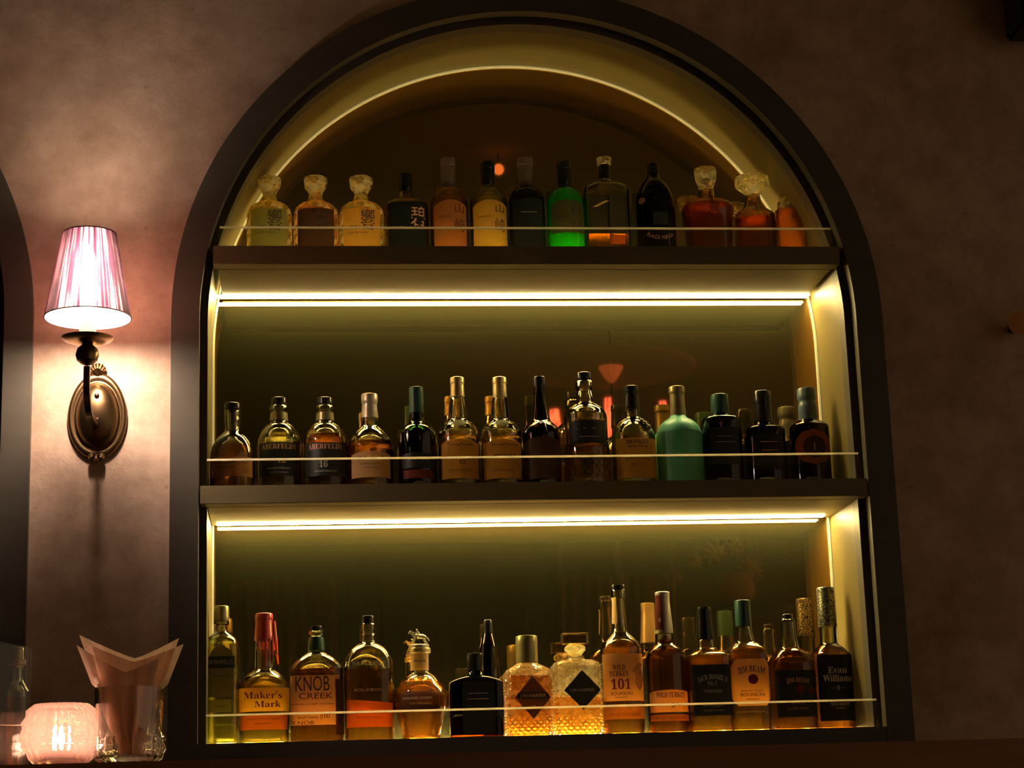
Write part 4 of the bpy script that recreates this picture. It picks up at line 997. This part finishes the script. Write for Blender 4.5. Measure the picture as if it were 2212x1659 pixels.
# slim lit pink lamps and a fluted copper flare
Yp = -5.6; sp = (mir(1300, 905, Yp)-mir(1200, 905, Yp)).length/100
g = N('pink_pleats'); tc = g.n('ShaderNodeTexCoord'); mp = g.n('ShaderNodeMapping', Vector=tc.outputs['Object']); mp.inputs['Scale'].default_value = (120, 120, 1)
wv = g.n('ShaderNodeTexNoise', Vector=mp.outputs[0], Scale=1.0)
rp = g.n('ShaderNodeValToRGB', Fac=wv.outputs[0]); rp.color_ramp.elements[0].position = .36; rp.color_ramp.elements[1].position = .46
rp.color_ramp.elements[0].color = (.12, .01, .02, 1); rp.color_ramp.elements[1].color = (1, .20, .14, 1)
PK = g.end(g.n('ShaderNodeEmission', Color=rp.outputs[0], Strength=2.2).outputs[0])
for x, y0, y1, r0_, r1_, lab in ((1199, 885, 926, 9, 13, 'slim lit pink lamp reflected right of the dark brown bottle with the white seal'), (1319, 860, 944, 9, 12, 'tallest slim lit pink lamp, reflected right of the big bulging-neck bottle'), (1433, 867, 905, 7, 9, 'small lit pink lamp reflected just left of the turquoise bottle')):
    c = mir(x, y1, Yp); ct = mir(x, y0, Yp)
    t = thing('table_lamp', (c.x, Yp, 0), lab, 'lamp', 'slim pink lamps across the room')
    obj('lamp_shade', lathe([(r1_*sp, c.z), (r0_*sp, ct.z)], 32), PK, t)
    obj('pole', lathe([(.10, .0005), (.10, .02), (.010, .04), (.010, c.z-.0005)], 20), BRASSD, t)
Yp2 = -4.1; c2 = mir(1320, 808, Yp2); sp = (mir(1300, 905, Yp2)-mir(1200, 905, Yp2)).length/100
t = thing('copper_uplighter', (c2.x, Yp2, 0), 'fluted copper flare on a thin stem reflected above the slim pink lamps', 'lamp')
n = 44
obj('fluted_bowl', loft([[((r*sp*(1+.10*(i % 4 < 2)))*math.cos(2*PI*i/n), (r*sp*(1+.10*(i % 4 < 2)))*math.sin(2*PI*i/n), c2.z+h*sp) for i in range(n)] for r, h in ((4, -20), (9, -14), (16, -4), (25, 16))], cap1=False), mat('copper', (.75, .28, .14), .35, .9, emit=(.6, .16, .06), es=.35), t, False)
obj('stem', lathe([(.1, .0005), (.1, .015), (.006, .03), (.006, c2.z-19*sp)], 12), BRASSD, t)
# orange globe high up, broad dim ceiling dish
Yo = -2.4; c = mir(1077, 366, Yo); so = (mir(1120, 366, Yo)-mir(1020, 366, Yo)).length/100
t = thing('globe_pendant', c, 'small orange globe light reflected above the top shelf bottles', 'pendant lamp')
obj('globe', lathe([(11*so*math.sin(PI*k/12)+.0002, -12*so*math.cos(PI*k/12)) for k in range(13)], 24), mat('orange_globe', (1, .5, .2), .5, emit=(1, .30, .10), es=.9), t)
obj('flex', lathe([(.003, 12*so), (.003, max(.05, CEIL-c.z-.002))], 8), BLACKM, t)
Yd = -4.8; c = mir(1320, 785, Yd); sd = (mir(1420, 785, Yd)-mir(1320, 785, Yd)).length/100
t = thing('dish_pendant', c, 'broad dim brown dish lamp reflected behind the middle shelf', 'pendant lamp')
obj('dish', lathe([(4*sd, 24*sd), (90*sd, 12*sd), (180*sd, -8*sd), (176*sd, -16*sd), (90*sd, -26*sd), (4*sd, -30*sd)], 64), mat('dim_parchment_dish', (.5, .2, .08), .7, emit=(.24, .12, .03), es=.045), t)
obj('flex', lathe([(.004, 23*sd), (.004, max(.05, CEIL-c.z-.002))], 8), BLACKM, t)
